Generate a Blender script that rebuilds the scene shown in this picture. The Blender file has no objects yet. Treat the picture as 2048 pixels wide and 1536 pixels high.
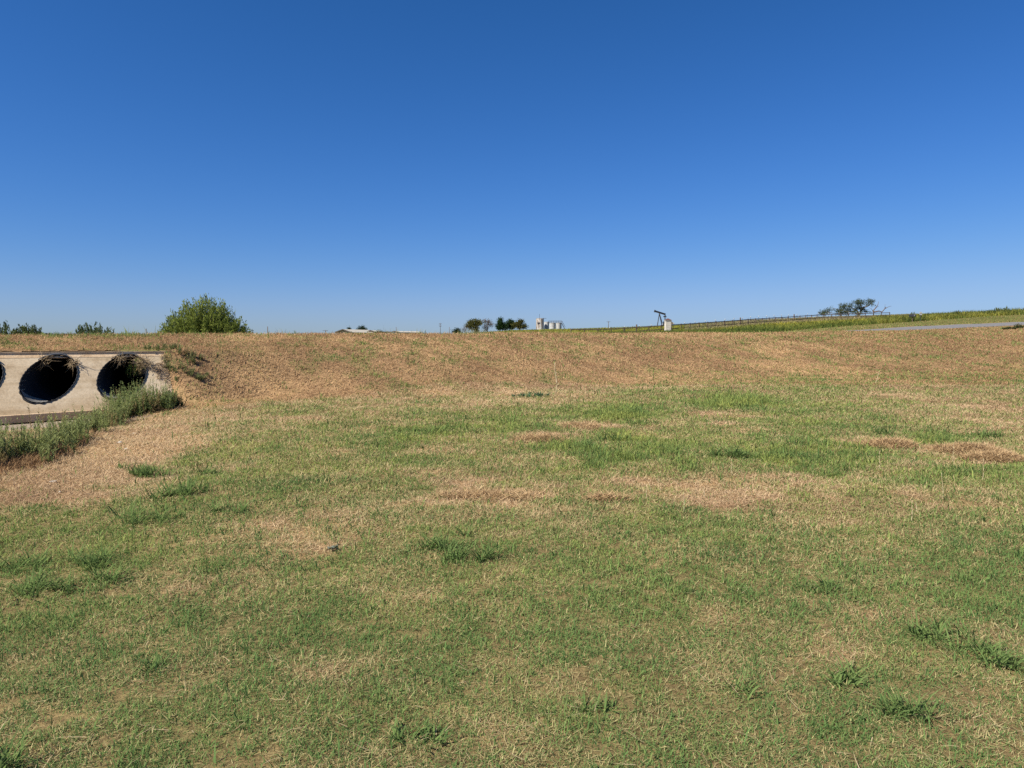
import bpy, bmesh, math, random
import numpy as np
from mathutils import Vector, Matrix

rng = np.random.default_rng(7)
random.seed(7)
R = math.radians
scene = bpy.context.scene
COL = scene.collection

# ------------------------------------------------------------------ camera model
F, CX, CY = 1436.0, 1024.0, 768.0          # focal length in pixels of a 2048 wide frame
CAMZ = 1.6
TH = math.atan((768 - 690) / F)            # slight downward pitch
ct, st = math.cos(TH), math.sin(TH)

def ray(px, py):
    a, b = (px - CX) / F, -(py - CY) / F
    return np.array([a, ct + b * st, -st + b * ct])

def at(px, py, Y):
    d = ray(px, py)
    k = Y / d[1]
    return np.array([d[0] * k, Y, CAMZ + d[2] * k])

def project(P):
    x, y, z = P[:, 0], P[:, 1], P[:, 2] - CAMZ
    f = np.maximum(y * ct - z * st, 0.05)
    u = y * st + z * ct
    return CX + F * x / f, CY - F * u / f

# ------------------------------------------------------------------ noise helpers
def hash2(ix, iy, seed):
    h = (ix.astype(np.int64) * 374761393 + iy.astype(np.int64) * 668265263 + seed * 974711) & 0x7fffffff
    h = ((h ^ (h >> 13)) * 1274126177) & 0x7fffffff
    h = h ^ (h >> 16)
    return (h & 0xffff) / 65535.0

def vnoise(x, y, scale, seed=0):
    x, y = np.asarray(x) / scale, np.asarray(y) / scale
    ix, iy = np.floor(x), np.floor(y)
    fx, fy = x - ix, y - iy
    fx, fy = fx * fx * (3 - 2 * fx), fy * fy * (3 - 2 * fy)
    a = hash2(ix, iy, seed); b = hash2(ix + 1, iy, seed)
    c = hash2(ix, iy + 1, seed); d = hash2(ix + 1, iy + 1, seed)
    return (a * (1 - fx) + b * fx) * (1 - fy) + (c * (1 - fx) + d * fx) * fy

def fbm(x, y, scale, seed=0, oct=3):
    t, amp, tot = 0, 1.0, 0
    for k in range(oct):
        t = t + amp * vnoise(x, y, scale / 2 ** k, seed + 17 * k); tot += amp; amp *= 0.55
    return t / tot

def sstep(a, b, x):
    t = np.clip((x - a) / (b - a), 0, 1)
    return t * t * (3 - 2 * t)

# ------------------------------------------------------------------ terrain
D_W = np.array([0.643, 0.766]); N_W = np.array([0.766, -0.643])   # along the headwall / out of it
T0 = np.array([-12.9, 17.6])                                      # a point on the headwall's top edge
C0 = T0 - 4.0 * N_W
def crest_pt(t): return C0 + t * D_W
_cp = [crest_pt(t) for t in (-70, -40, -20, -8, 0, 6, 13, 20, 25)] + [np.array(p) for p in
      ((14.0, 55.3), (26.0, 67.5), (40.0, 79.5), (55.0, 90.0), (71.0, 100.0), (95.0, 113.0), (130.0, 130.0), (180.0, 150.0))]
_cp = np.array(_cp)
def catmull(P, n=14):
    out = []
    Q = np.vstack([2 * P[0] - P[1], P, 2 * P[-1] - P[-2]])
    for i in range(1, len(Q) - 2):
        p0, p1, p2, p3 = Q[i - 1], Q[i], Q[i + 1], Q[i + 2]
        for s in np.linspace(0, 1, n, endpoint=False):
            out.append(0.5 * ((2 * p1) + (-p0 + p2) * s + (2 * p0 - 5 * p1 + 4 * p2 - p3) * s * s + (-p0 + 3 * p1 - 3 * p2 + p3) * s ** 3))
    out.append(P[-1])
    return np.array(out)
CR = catmull(_cp)
_seg = np.linalg.norm(np.diff(CR, axis=0), axis=1)
CT = np.concatenate([[0], np.cumsum(_seg)])
_i0 = np.argmin(np.linalg.norm(CR - C0, axis=1))
CT = CT - CT[_i0]                                  # arc length, 0 beside the culvert
_tan = np.gradient(CR, axis=0); _tan /= np.linalg.norm(_tan, axis=1)[:, None]
CN = np.stack([-_tan[:, 1], _tan[:, 0]], 1)        # points away from the camera side

def crest_z(t):
    # heights of the shoulder, from the row where it shows along the road
    px = np.array([-400, 0, 300, 640, 1024, 1383, 1560, 1742, 1900, 2043, 2300])
    row = np.array([674, 672, 669, 668.3, 667.5, 667, 666, 663, 657.5, 651, 640])
    tt, zz = [], []
    for p, r in zip(px, row):
        u = (p - CX) / F
        k = np.argmin(np.abs(CR[:, 0] - u * CR[:, 1]) + (CR[:, 1] < 5) * 1e3)
        tt.append(CT[k]); zz.append(at(p, r, CR[k, 1])[2])
    o = np.argsort(tt)
    return np.interp(t, np.array(tt)[o], np.array(zz)[o]) + (vnoise(np.asarray(t), np.asarray(t) * 0, 5.0, 97) - .5) * .07 * sstep(8, 14, t)

def road_coords(X, Y):
    X = np.asarray(X, float).ravel(); Y = np.asarray(Y, float).ravel()
    t = np.empty_like(X); D = np.empty_like(X)
    for a in range(0, len(X), 40000):
        x, y = X[a:a + 40000], Y[a:a + 40000]
        d2 = (x[:, None] - CR[None, :, 0]) ** 2 + (y[:, None] - CR[None, :, 1]) ** 2
        k = np.argmin(d2, 1)
        vx, vy = x - CR[k, 0], y - CR[k, 1]
        D[a:a + 40000] = vx * CN[k, 0] + vy * CN[k, 1]
        t[a:a + 40000] = CT[k] + vx * CN[k, 1] - vy * CN[k, 0]
    return t, D

HU = np.array([-.6, -.3, -.1, 0, .133, .216, .33, .43, .51, .71, 1.3])
HY = np.array([40., 60, 85, 110, 130, 165, 200, 260, 400, 900])
HK = np.array([
    [-60, -34, -20, -14, -12, -8, -4, 0, 4, 6],
    [-60, -34, -18, -8, -5, -2, 1, 5, 8, 8],
    [-20, 2, 7, 9, 10, 12, 14, 17, 18, 14],
    [5, 13, 15, 16, 17, 20, 23, 27, 27, 20],
    [8, 14, 15, 15, 18, 22, 27, 32, 31, 22],
    [10, 16, 18, 20, 26, 30, 34, 36, 34, 24],
    [12, 20, 24, 29, 35, 44, 46, 45, 43, 30],
    [12, 20, 26, 34, 40, 49.6, 53, 52, 50, 34],
    [12, 20, 31, 40, 45, 52.6, 56, 55, 52, 36],
    [12, 22, 36, 48, 60, 65, 65, 64, 60, 40],
    [12, 24, 38, 52, 64, 70, 70, 66, 60, 40]], float)
def hill(X, Y):
    y = np.clip(Y, HY[0], HY[-1]); u = np.clip(X / np.maximum(Y, 20), HU[0], HU[-1])
    iu = np.clip(np.searchsorted(HU, u) - 1, 0, len(HU) - 2); iy = np.clip(np.searchsorted(HY, y) - 1, 0, len(HY) - 2)
    fu = (u - HU[iu]) / (HU[iu + 1] - HU[iu]); fy = (y - HY[iy]) / (HY[iy + 1] - HY[iy])
    k = (HK[iu, iy] * (1 - fu) + HK[iu + 1, iy] * fu) * (1 - fy) + (HK[iu, iy + 1] * (1 - fu) + HK[iu + 1, iy + 1] * fu) * fy
    return np.maximum(CAMZ + k / F * y, 0.1)

TT = np.array([-60, -6, 4, 6, 9, 13, 25, 45, 62, 82, 119, 200.])
TW = np.array([6, 6, 5.9, 6.7, 8.3, 9.6, 10.4, 19, 28, 40, 58, 60.])
WALL_L, WALL_R = -9.0, 4.4                 # headwall extent along the road

def H(X, Y, detail=True):
    X = np.asarray(X, float).ravel(); Y = np.asarray(Y, float).ravel()
    t, D = road_coords(X, Y)
    zc = crest_z(t)
    w = np.interp(t, TT, TW)
    u = np.clip(1 + D / w, 0, 1)
    S = np.sin(u * math.pi / 2) ** 1.35
    zf = zc * S
    # headwall section: ground steps up behind the concrete, and carries on at the wall's slope past its right end
    zt = 1.44 + (zc - 1.44) * sstep(-4.0, -0.3, D)
    zs = np.where(D > -4.0, zt, np.maximum(zt + (D + 4.0) * .78, 0)); ks = sstep(9.5, 5.5, t) * sstep(2.0, 3.0, t); zf = zf * (1 - ks) + np.maximum(zs, zf * .0) * ks
    cz = -0.26 + 0.22 * sstep(1.2, 3.4, t); ch = cz - cz * sstep(-7.6, -11.5, D)
    zw = np.where(D > -3.95, zt, np.where(D > -4.05, cz + (zt - cz) * (D + 4.05) / .10, ch))
    k = sstep(WALL_R + .02, WALL_R - 0.75, t) * sstep(WALL_L - 1.2, WALL_L, t)
    zf = zf * (1 - k) + zw * k
    # gravelly channel that leads out from the pipes
    # behind the shoulder: road bed, then a ditch on the left and the hill on the right
    bank = np.interp(t, [20, 75, 100, 130], [0.0, 0.0, 0.05, 0.06])
    zr = zc + np.clip(D, 0, 7) * bank - np.interp(t, [55, 108], [.24, .02]) * sstep(0.1, .9, D)
    hl = hill(X, Y)
    low = np.maximum(zc + (D - 7) * -0.45, -0.05)
    far_l = np.where(D < 16, low, low + (hl - low) * sstep(16, 60, D))
    left = np.minimum(far_l, zr)
    right = zr + (hl - zr) * sstep(7, 22, D)
    m = sstep(16, 34, t)
    zb = left * (1 - m) + right * m
    z = np.where(D < 0, zf, np.where(D < 7, zr, zb))
    if detail:
        n = (fbm(X, Y, 2.6, 3) - .5) * .10 + (fbm(X, Y, 0.8, 5, 2) - .5) * .035
        off = sstep(-0.8, 0, D) * sstep(7.6, 6.8, D)
        wk = k * (D > -9)
        z = z + n * (1 - off) * (1 - .8 * wk)
    return z

def Hp(x, y): return float(H([x], [y])[0])

def ground_at(px, py, y0=2.0, y1=200.0):
    """the point of the terrain that pixel (px, py) looks at"""
    d = ray(px, py)
    Ys = np.geomspace(y0, y1, 1500)
    P = d[None, :] * (Ys / d[1])[:, None]
    z = H(P[:, 0], P[:, 1])
    below = np.nonzero(P[:, 2] + CAMZ <= z)[0]
    k = below[0] if len(below) else len(Ys) - 1
    return np.array([P[k, 0], P[k, 1], z[k]])

# ------------------------------------------------------------------ scene helpers
def tag(o, label=None, cat=None, group=None, kind=None):
    if label: o['label'] = label
    if cat: o['category'] = cat
    if group: o['group'] = group
    if kind: o['kind'] = kind
    return o

def empty(name, loc, label, cat, group=None):
    o = bpy.data.objects.new(name, None); o.location = loc; o.empty_display_size = .2
    COL.objects.link(o)
    return tag(o, label, cat, group)

def link(name, me, mat, parent=None, loc=None):
    o = bpy.data.objects.new(name, me); COL.objects.link(o)
    if mat: me.materials.append(mat)
    if parent: o.parent = parent
    if loc is not None: o.location = loc
    return o

def np_mesh(name, V, quads=None, tris=None, col=None, smooth=False):
    me = bpy.data.meshes.new(name)
    V = np.asarray(V, np.float32).reshape(-1, 3)
    q = np.zeros((0, 4), np.int32) if quads is None else np.asarray(quads, np.int32).reshape(-1, 4)
    tr = np.zeros((0, 3), np.int32) if tris is None else np.asarray(tris, np.int32).reshape(-1, 3)
    me.vertices.add(len(V)); me.vertices.foreach_set('co', V.ravel())
    li = np.concatenate([q.ravel(), tr.ravel()]).astype(np.int32)
    me.loops.add(len(li)); me.loops.foreach_set('vertex_index', li)
    ls = np.concatenate([np.arange(len(q)) * 4, len(q) * 4 + np.arange(len(tr)) * 3]).astype(np.int32)
    me.polygons.add(len(ls)); me.polygons.foreach_set('loop_start', ls)
    me.polygons.foreach_set('use_smooth', np.full(len(ls), smooth, bool))
    me.update(calc_edges=True)
    if col is not None:
        a = me.color_attributes.new('Col', 'FLOAT_COLOR', 'POINT')
        c = np.ones((len(V), 4), np.float32); c[:, :3] = col
        a.data.foreach_set('color', c.ravel())
    return me

class MB:
    """collects boxes, tubes and lathes into one mesh"""
    def __init__(s): s.V = []; s.F = []; s.n = 0
    def add(s, V, Fc):
        s.V += [tuple(v) for v in V]; s.F += [tuple(i + s.n for i in f) for f in Fc]; s.n += len(V)
    def box(s, c, size, rot=0.0, M=None):
        hx, hy, hz = size[0] / 2, size[1] / 2, size[2] / 2
        m = M or Matrix.Rotation(rot, 3, 'Z')
        V = [Vector(c) + m @ Vector((x * hx, y * hy, z * hz)) for z in (-1, 1) for y in (-1, 1) for x in (-1, 1)]
        s.add(V, [(0, 2, 3, 1), (4, 5, 7, 6), (0, 1, 5, 4), (2, 6, 7, 3), (0, 4, 6, 2), (1, 3, 7, 5)])
    def beam(s, a, b, w, h=None):
        a, b = Vector(a), Vector(b); d = b - a; L = d.length
        q = d.to_track_quat('Y', 'Z').to_matrix()
        s.box((a + b) / 2, (w, L, h or w), M=q)
    def tube(s, pts, rad, n=8, cap=True):
        pts = [Vector(p) for p in pts]; V = []; Fc = []
        r = rad if hasattr(rad, '__len__') else [rad] * len(pts)
        for i, p in enumerate(pts):
            d = (pts[min(i + 1, len(pts) - 1)] - pts[max(i - 1, 0)])
            if d.length < 1e-6: d = Vector((0, 0, 1))
            m = d.to_track_quat('Z', 'X').to_matrix()
            for k in range(n):
                an = 2 * math.pi * k / n
                V.append(p + m @ Vector((math.cos(an) * r[i], math.sin(an) * r[i], 0)))
        for i in range(len(pts) - 1):
            for k in range(n):
                Fc.append((i * n + k, i * n + (k + 1) % n, (i + 1) * n + (k + 1) % n, (i + 1) * n + k))
        if cap:
            Fc.append(tuple(range(n - 1, -1, -1))); Fc.append(tuple((len(pts) - 1) * n + k for k in range(n)))
        s.add(V, Fc)
    def lathe(s, c, prof, n=32):
        V = []; Fc = []
        for r, z in prof:
            for k in range(n):
                an = 2 * math.pi * k / n
                V.append((c[0] + r * math.cos(an), c[1] + r * math.sin(an), c[2] + z))
        for i in range(len(prof) - 1):
            for k in range(n):
                Fc.append((i * n + k, i * n + (k + 1) % n, (i + 1) * n + (k + 1) % n, (i + 1) * n + k))
        s.add(V, Fc)
    def build(s, name, mat, parent=None, smooth=False, bevel=0):
        me = bpy.data.meshes.new(name); me.from_pydata(s.V, [], s.F); me.update()
        if smooth: me.polygons.foreach_set('use_smooth', [True] * len(me.polygons))
        o = link(name, me, mat, parent)
        if bevel:
            b = o.modifiers.new('bevel', 'BEVEL'); b.width = bevel; b.segments = 2; b.limit_method = 'ANGLE'
        return o

# ------------------------------------------------------------------ materials
def mat(name):
    m = bpy.data.materials.new(name); m.use_nodes = True
    nt = m.node_tree; nt.nodes.clear()
    out = nt.nodes.new('ShaderNodeOutputMaterial')
    return m, nt, out
def N(nt, t, **kw):
    n = nt.nodes.new(t)
    for k, v in kw.items():
        if k in n.inputs: n.inputs[k].default_value = v
        else: setattr(n, k, v)
    return n
def ramp(nt, stops):
    n = nt.nodes.new('ShaderNodeValToRGB'); e = n.color_ramp.elements
    while len(e) < len(stops): e.new(.5)
    for i, (p, c) in enumerate(stops):
        e[i].position = p; e[i].color = (*c, 1)
    return n

def noisy(name, stops, scale=3.0, rough=.85, detail=6, bump=0.0, bscale=30., metallic=0.0, stretch=None, spec=.3):
    m, nt, out = mat(name); L = nt.links.new
    tc = N(nt, 'ShaderNodeTexCoord'); mp = N(nt, 'ShaderNodeMapping')
    if stretch: mp.inputs['Scale'].default_value = stretch
    L(tc.outputs['Object'], mp.inputs['Vector'])
    nz = N(nt, 'ShaderNodeTexNoise', Scale=scale, Detail=detail, Roughness=.6); L(mp.outputs[0], nz.inputs['Vector'])
    rp = ramp(nt, stops); L(nz.outputs['Fac'], rp.inputs[0])
    b = N(nt, 'ShaderNodeBsdfPrincipled', Roughness=rough, Metallic=metallic)
    b.inputs['Specular IOR Level'].default_value = spec
    L(rp.outputs[0], b.inputs['Base Color'])
    if bump:
        n2 = N(nt, 'ShaderNodeTexNoise', Scale=bscale, Detail=8); L(tc.outputs['Object'], n2.inputs['Vector'])
        bp = N(nt, 'ShaderNodeBump', Strength=bump, Distance=.02); L(n2.outputs['Fac'], bp.inputs['Height']); L(bp.outputs[0], b.inputs['Normal'])
    L(b.outputs[0], out.inputs[0])
    return m

def leafy(name, trans=.35, jitter=0.0):
    """thin leaves and blades: albedo from the mesh's own colour attribute"""
    m, nt, out = mat(name); L = nt.links.new
    a = N(nt, 'ShaderNodeVertexColor', layer_name='Col')
    d = N(nt, 'ShaderNodeBsdfDiffuse'); t = N(nt, 'ShaderNodeBsdfTranslucent'); mx = N(nt, 'ShaderNodeMixShader', Fac=trans)
    L(a.outputs[0], d.inputs[0]); L(a.outputs[0], t.inputs[0])
    L(d.outputs[0], mx.inputs[1]); L(t.outputs[0], mx.inputs[2]); L(mx.outputs[0], out.inputs[0])
    return m

M_GREEN = leafy('live_grass', .38)
M_DRY = leafy('dry_grass', .22)
M_LEAF = leafy('leaves', .35)
M_BARK = noisy('bark', [(.3, (.05, .04, .03)), (.7, (.13, .105, .08))], 6)
M_DEADWOOD = noisy('dead_wood', [(.3, (.06, .04, .03)), (.7, (.17, .12, .09))], 3)
M_FENCE = noisy('fence_wood', [(.3, (.10, .07, .05)), (.7, (.18, .125, .09))], 4)
M_WHITE = noisy('white_paint', [(.35, (.34, .335, .32)), (.6, (.47, .47, .455))], 1.2, rough=.5)
M_STEEL = noisy('dark_steel', [(.35, (.02, .022, .028)), (.7, (.05, .05, .055))], 2, rough=.55)
M_STONE = noisy('limestone', [(.3, (.42, .38, .31)), (.55, (.55, .51, .43)), (.75, (.64, .61, .53))], 3, bump=.4, bscale=9)
M_CAP = noisy('pillar_cap', [(.3, (.07, .03, .025)), (.7, (.13, .06, .05))], 3)
M_WIRE = noisy('wire', [(.3, (.2, .2, .2)), (.7, (.3, .3, .3))], 3, rough=.5, metallic=.6)
M_POLE = noisy('pole_wood', [(.3, (.08, .065, .055)), (.7, (.16, .13, .11))], 2)
M_ROOF = noisy('metal_roof', [(.3, (.34, .31, .25)), (.7, (.44, .41, .34))], .5, rough=.6)
M_WALLTAN = noisy('tan_siding', [(.3, (.3, .25, .19)), (.7, (.38, .32, .25))], .6)
M_TRIM = noisy('brown_trim', [(.3, (.06, .05, .04)), (.7, (.1, .085, .07))], 1)

def concrete_mat():
    m, nt, out = mat('concrete'); L = nt.links.new
    tc = N(nt, 'ShaderNodeTexCoord')
    n1 = N(nt, 'ShaderNodeTexNoise', Scale=.9, Detail=7, Roughness=.6); L(tc.outputs['Object'], n1.inputs['Vector'])
    n2 = N(nt, 'ShaderNodeTexNoise', Scale=22., Detail=5); L(tc.outputs['Object'], n2.inputs['Vector'])
    r1 = ramp(nt, [(.3, (.44, .335, .21)), (.5, (.54, .425, .28)), (.72, (.62, .51, .36))]); L(n1.outputs['Fac'], r1.inputs[0])
    r2 = ramp(nt, [(.3, (.82, .82, .82)), (.6, (1, 1, 1))]); L(n2.outputs['Fac'], r2.inputs[0])
    # horizontal water lines and dirt
    mp = N(nt, 'ShaderNodeMapping'); mp.inputs['Scale'].default_value = (.25, .25, 6.0); L(tc.outputs['Object'], mp.inputs['Vector'])
    n3 = N(nt, 'ShaderNodeTexNoise', Scale=1.0, Detail=5); L(mp.outputs[0], n3.inputs['Vector'])
    r3 = ramp(nt, [(.35, (.80, .76, .70)), (.55, (1, 1, 1))]); L(n3.outputs['Fac'], r3.inputs[0])
    a = N(nt, 'ShaderNodeMixRGB', blend_type='MULTIPLY', Fac=1); L(r1.outputs[0], a.inputs[1]); L(r2.outputs[0], a.inputs[2])
    b2 = N(nt, 'ShaderNodeMixRGB', blend_type='MULTIPLY', Fac=.8); L(a.outputs[0], b2.inputs[1]); L(r3.outputs[0], b2.inputs[2])
    # drip stains running down the slope and silt splashed along the bottom
    mp4 = N(nt, 'ShaderNodeMapping'); mp4.inputs['Scale'].default_value = (2.6, 2.6, .35); L(tc.outputs['Object'], mp4.inputs['Vector'])
    n4 = N(nt, 'ShaderNodeTexNoise', Scale=1.6, Detail=6, Roughness=.65); L(mp4.outputs[0], n4.inputs['Vector'])
    r4 = ramp(nt, [(.36, (.66, .6, .53)), (.5, (1, 1, 1))]); L(n4.outputs['Fac'], r4.inputs[0])
    b3 = N(nt, 'ShaderNodeMixRGB', blend_type='MULTIPLY', Fac=.5); L(b2.outputs[0], b3.inputs[1]); L(r4.outputs[0], b3.inputs[2])
    sx = N(nt, 'ShaderNodeSeparateXYZ'); L(tc.outputs['Object'], sx.inputs[0])
    ad = N(nt, 'ShaderNodeMath', operation='MULTIPLY_ADD'); ad.inputs[1].default_value = .55; L(n1.outputs['Fac'], ad.inputs[0]); L(sx.outputs[2], ad.inputs[2])
    r5 = ramp(nt, [(.42, (.74, .66, .56)), (.62, (1, 1, 1))]); L(ad.outputs[0], r5.inputs[0])
    b4 = N(nt, 'ShaderNodeMixRGB', blend_type='MULTIPLY', Fac=.6); L(b3.outputs[0], b4.inputs[1]); L(r5.outputs[0], b4.inputs[2])
    b2 = b4
    b = N(nt, 'ShaderNodeBsdfPrincipled', Roughness=.9); L(b2.outputs[0], b.inputs['Base Color'])
    b.inputs['Specular IOR Level'].default_value = .2
    bp = N(nt, 'ShaderNodeBump', Strength=.35, Distance=.01); L(n2.outputs['Fac'], bp.inputs['Height']); L(bp.outputs[0], b.inputs['Normal'])
    L(b.outputs[0], out.inputs[0]); return m
M_CONC = concrete_mat()
M_CONC_OLD = noisy('weathered_concrete', [(.3, (.42, .28, .155)), (.5, (.56, .40, .24)), (.75, (.66, .50, .33))], 2.2, bump=.5, bscale=20)
M_PIPE = noisy('black_plastic', [(.3, (.008, .009, .011)), (.7, (.02, .022, .027))], 2, rough=.7, spec=.25)
M_SUNLIT_SILT = noisy('sunlit_grey_silt', [(.3, (.10, .095, .085)), (.7, (.20, .19, .17))], 4, bump=.3)
M_PIPEGREY = noisy('sunned_plastic', [(.3, (.07, .07, .072)), (.7, (.13, .13, .13))], 3, rough=.6)

def ground_mat():
    m, nt, out = mat('ground_thatch'); L = nt.links.new
    tc = N(nt, 'ShaderNodeTexCoord')
    a = N(nt, 'ShaderNodeVertexColor', layer_name='Col')
    n1 = N(nt, 'ShaderNodeTexNoise', Scale=28., Detail=8, Roughness=.75); L(tc.outputs['Object'], n1.inputs['Vector'])
    r1 = ramp(nt, [(.28, (.35, .32, .3)), (.5, (.95, .93, .9)), (.72, (1.5, 1.45, 1.35))]); L(n1.outputs['Fac'], r1.inputs[0])
    n2 = N(nt, 'ShaderNodeTexNoise', Scale=2.2, Detail=6, Roughness=.7); L(tc.outputs['Object'], n2.inputs['Vector'])
    r2 = ramp(nt, [(.3, (.72, .7, .7)), (.7, (1.22, 1.2, 1.15))]); L(n2.outputs['Fac'], r2.inputs[0])
    x = N(nt, 'ShaderNodeMixRGB', blend_type='MULTIPLY', Fac=1); L(a.outputs[0], x.inputs[1]); L(r1.outputs[0], x.inputs[2])
    y = N(nt, 'ShaderNodeMixRGB', blend_type='MULTIPLY', Fac=1); L(x.outputs[0], y.inputs[1]); L(r2.outputs[0], y.inputs[2])
    b = N(nt, 'ShaderNodeBsdfDiffuse'); L(y.outputs[0], b.inputs[0])
    bp = N(nt, 'ShaderNodeBump', Strength=.9, Distance=.03); L(n1.outputs['Fac'], bp.inputs['Height']); L(bp.outputs[0], b.inputs['Normal'])
    L(b.outputs[0], out.inputs[0]); return m
M_GROUND = ground_mat()
M_ROAD = noisy('asphalt', [(.3, (.12, .115, .11)), (.7, (.19, .182, .175))], 3., bump=.3, bscale=40)

# ------------------------------------------------------------------ grass fields (where it is green, straw, tall)
GREEN_P = [  # px, py, rx, ry, amount
    (1160, 908, 60, 14, .5), (1240, 920, 75, 15, .6), (1320, 904, 60, 15, .5), (1375, 926, 55, 10, .35), (1560, 908, 50, 15, .5), (1622, 884, 60, 16, .55), (1692, 906, 55, 18, .5), (1600, 926, 60, 10, .45), (1525, 888, 40, 9, .35), (1450, 885, 50, 8, .3), (1235, 872, 50, 12, .5), (900, 868, 75, 14, .4),
    (1235, 828, 90, 15, .6), (1200, 818, 60, 8, .4), (1465, 805, 95, 15, .6), (1540, 835, 70, 12, .35), (800, 862, 60, 10, .4), (760, 888, 110, 18, .3),
    (1680, 850, 90, 12, .3), (1010, 838, 70, 14, .35), (1040, 855, 60, 12, .35), (1350, 880, 90, 10, .3), (1870, 880, 70, 16, .45), (1990, 870, 60, 12, .3),
    (700, 800, 110, 8, .22), (560, 815, 60, 10, .2), (1190, 960, 90, 28, .35), (1430, 905, 40, 16, .3), (1650, 930, 120, 14, .4), (1950, 950, 150, 20, .4), (1450, 1040, 120, 30, .25),
    (500, 1005, 130, 22, .4), (330, 1020, 120, 24, .45), (110, 1065, 130, 28, .35), (700, 935, 160, 24, .2), (560, 960, 120, 25, .2),
    (100, 1130, 150, 40, .2), (250, 1290, 330, 90, .25), (900, 1260, 140, 45, .25), (1150, 1130, 130, 35, .3), (1180, 1250, 200, 60, .25), (1900, 1120, 170, 40, .3),
    (1350, 1080, 120, 40, .2), (1700, 1180, 160, 30, .2), (600, 1250, 120, 30, .2), (420, 1420, 250, 60, .25), (900, 1110, 95, 35, .3), (650, 1170, 80, 16, .25), (1250, 1400, 220, 50, .15), (1600, 1450, 200, 60, .15),
    (2000, 1190, 110, 50, .3), (345, 725, 40, 22, .3), (380, 800, 50, 12, .25), (250, 672, 300, 4, .35), (610, 728, 45, 7, .15), (685, 752, 45, 8, .15), (520, 690, 30, 5, .12), (1180, 716, 40, 5, .12),
    (1500, 684, 60, 4, .25), (1620, 676, 70, 3, .2), (1360, 781, 22, 6, .3), (1480, 744, 60, 5, .2), (1690, 725, 80, 5, .15), (1990, 660, 30, 5, .15), (1830, 668, 70, 4, .18),
]
BROWN_P = [
    (620, 1095, 190, 48, .4), (480, 1050, 150, 22, .2), (600, 1330, 110, 30, .36), (1400, 1250, 80, 36, .34), (1010, 985, 200, 28, .4), (880, 1000, 90, 18, .35), (1440, 985, 150, 32, .45), (1640, 985, 170, 25, .35), (1330, 960, 70, 18, .3),
    (1780, 888, 65, 14, .8), (1960, 905, 90, 14, .8), (1080, 876, 60, 8, .8), (1165, 852, 60, 8, .5), (1480, 834, 110, 6, .5), (150, 960, 190, 50, .45), (60, 1010, 120, 30, .45), (300, 880, 140, 30, .3), (210, 1160, 60, 16, .3), (330, 1190, 110, 18, .3),
    (540, 875, 120, 16, .15), (1950, 1490, 120, 50, .25), (1820, 1200, 60, 20, .3), (1300, 1120, 60, 14, .3), (760, 1390, 90, 30, .2), (1020, 1240, 50, 12, .2), (130, 1210, 120, 10, .25), (820, 1180, 70, 14, .2), (1980, 1020, 100, 20, .25), (1850, 1010, 110, 20, .2),
    (700, 1310, 60, 18, .35), (1560, 1030, 70, 12, .25), (1230, 1340, 70, 20, .25), (1660, 1330, 80, 22, .2), (2010, 1350, 60, 25, .2), (980, 1450, 90, 25, .2), (250, 1350, 80, 16, .25), (1130, 1060, 90, 16, .2)]
BASE_Y = np.array([600, 670, 760, 780, 800, 830, 870, 930, 960, 1010, 1060, 1150, 1300, 1600])
BASE_G = np.array([.07, .07, .07, .13, .28, .45, .53, .53, .46, .52, .62, .70, .80, .84])

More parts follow.
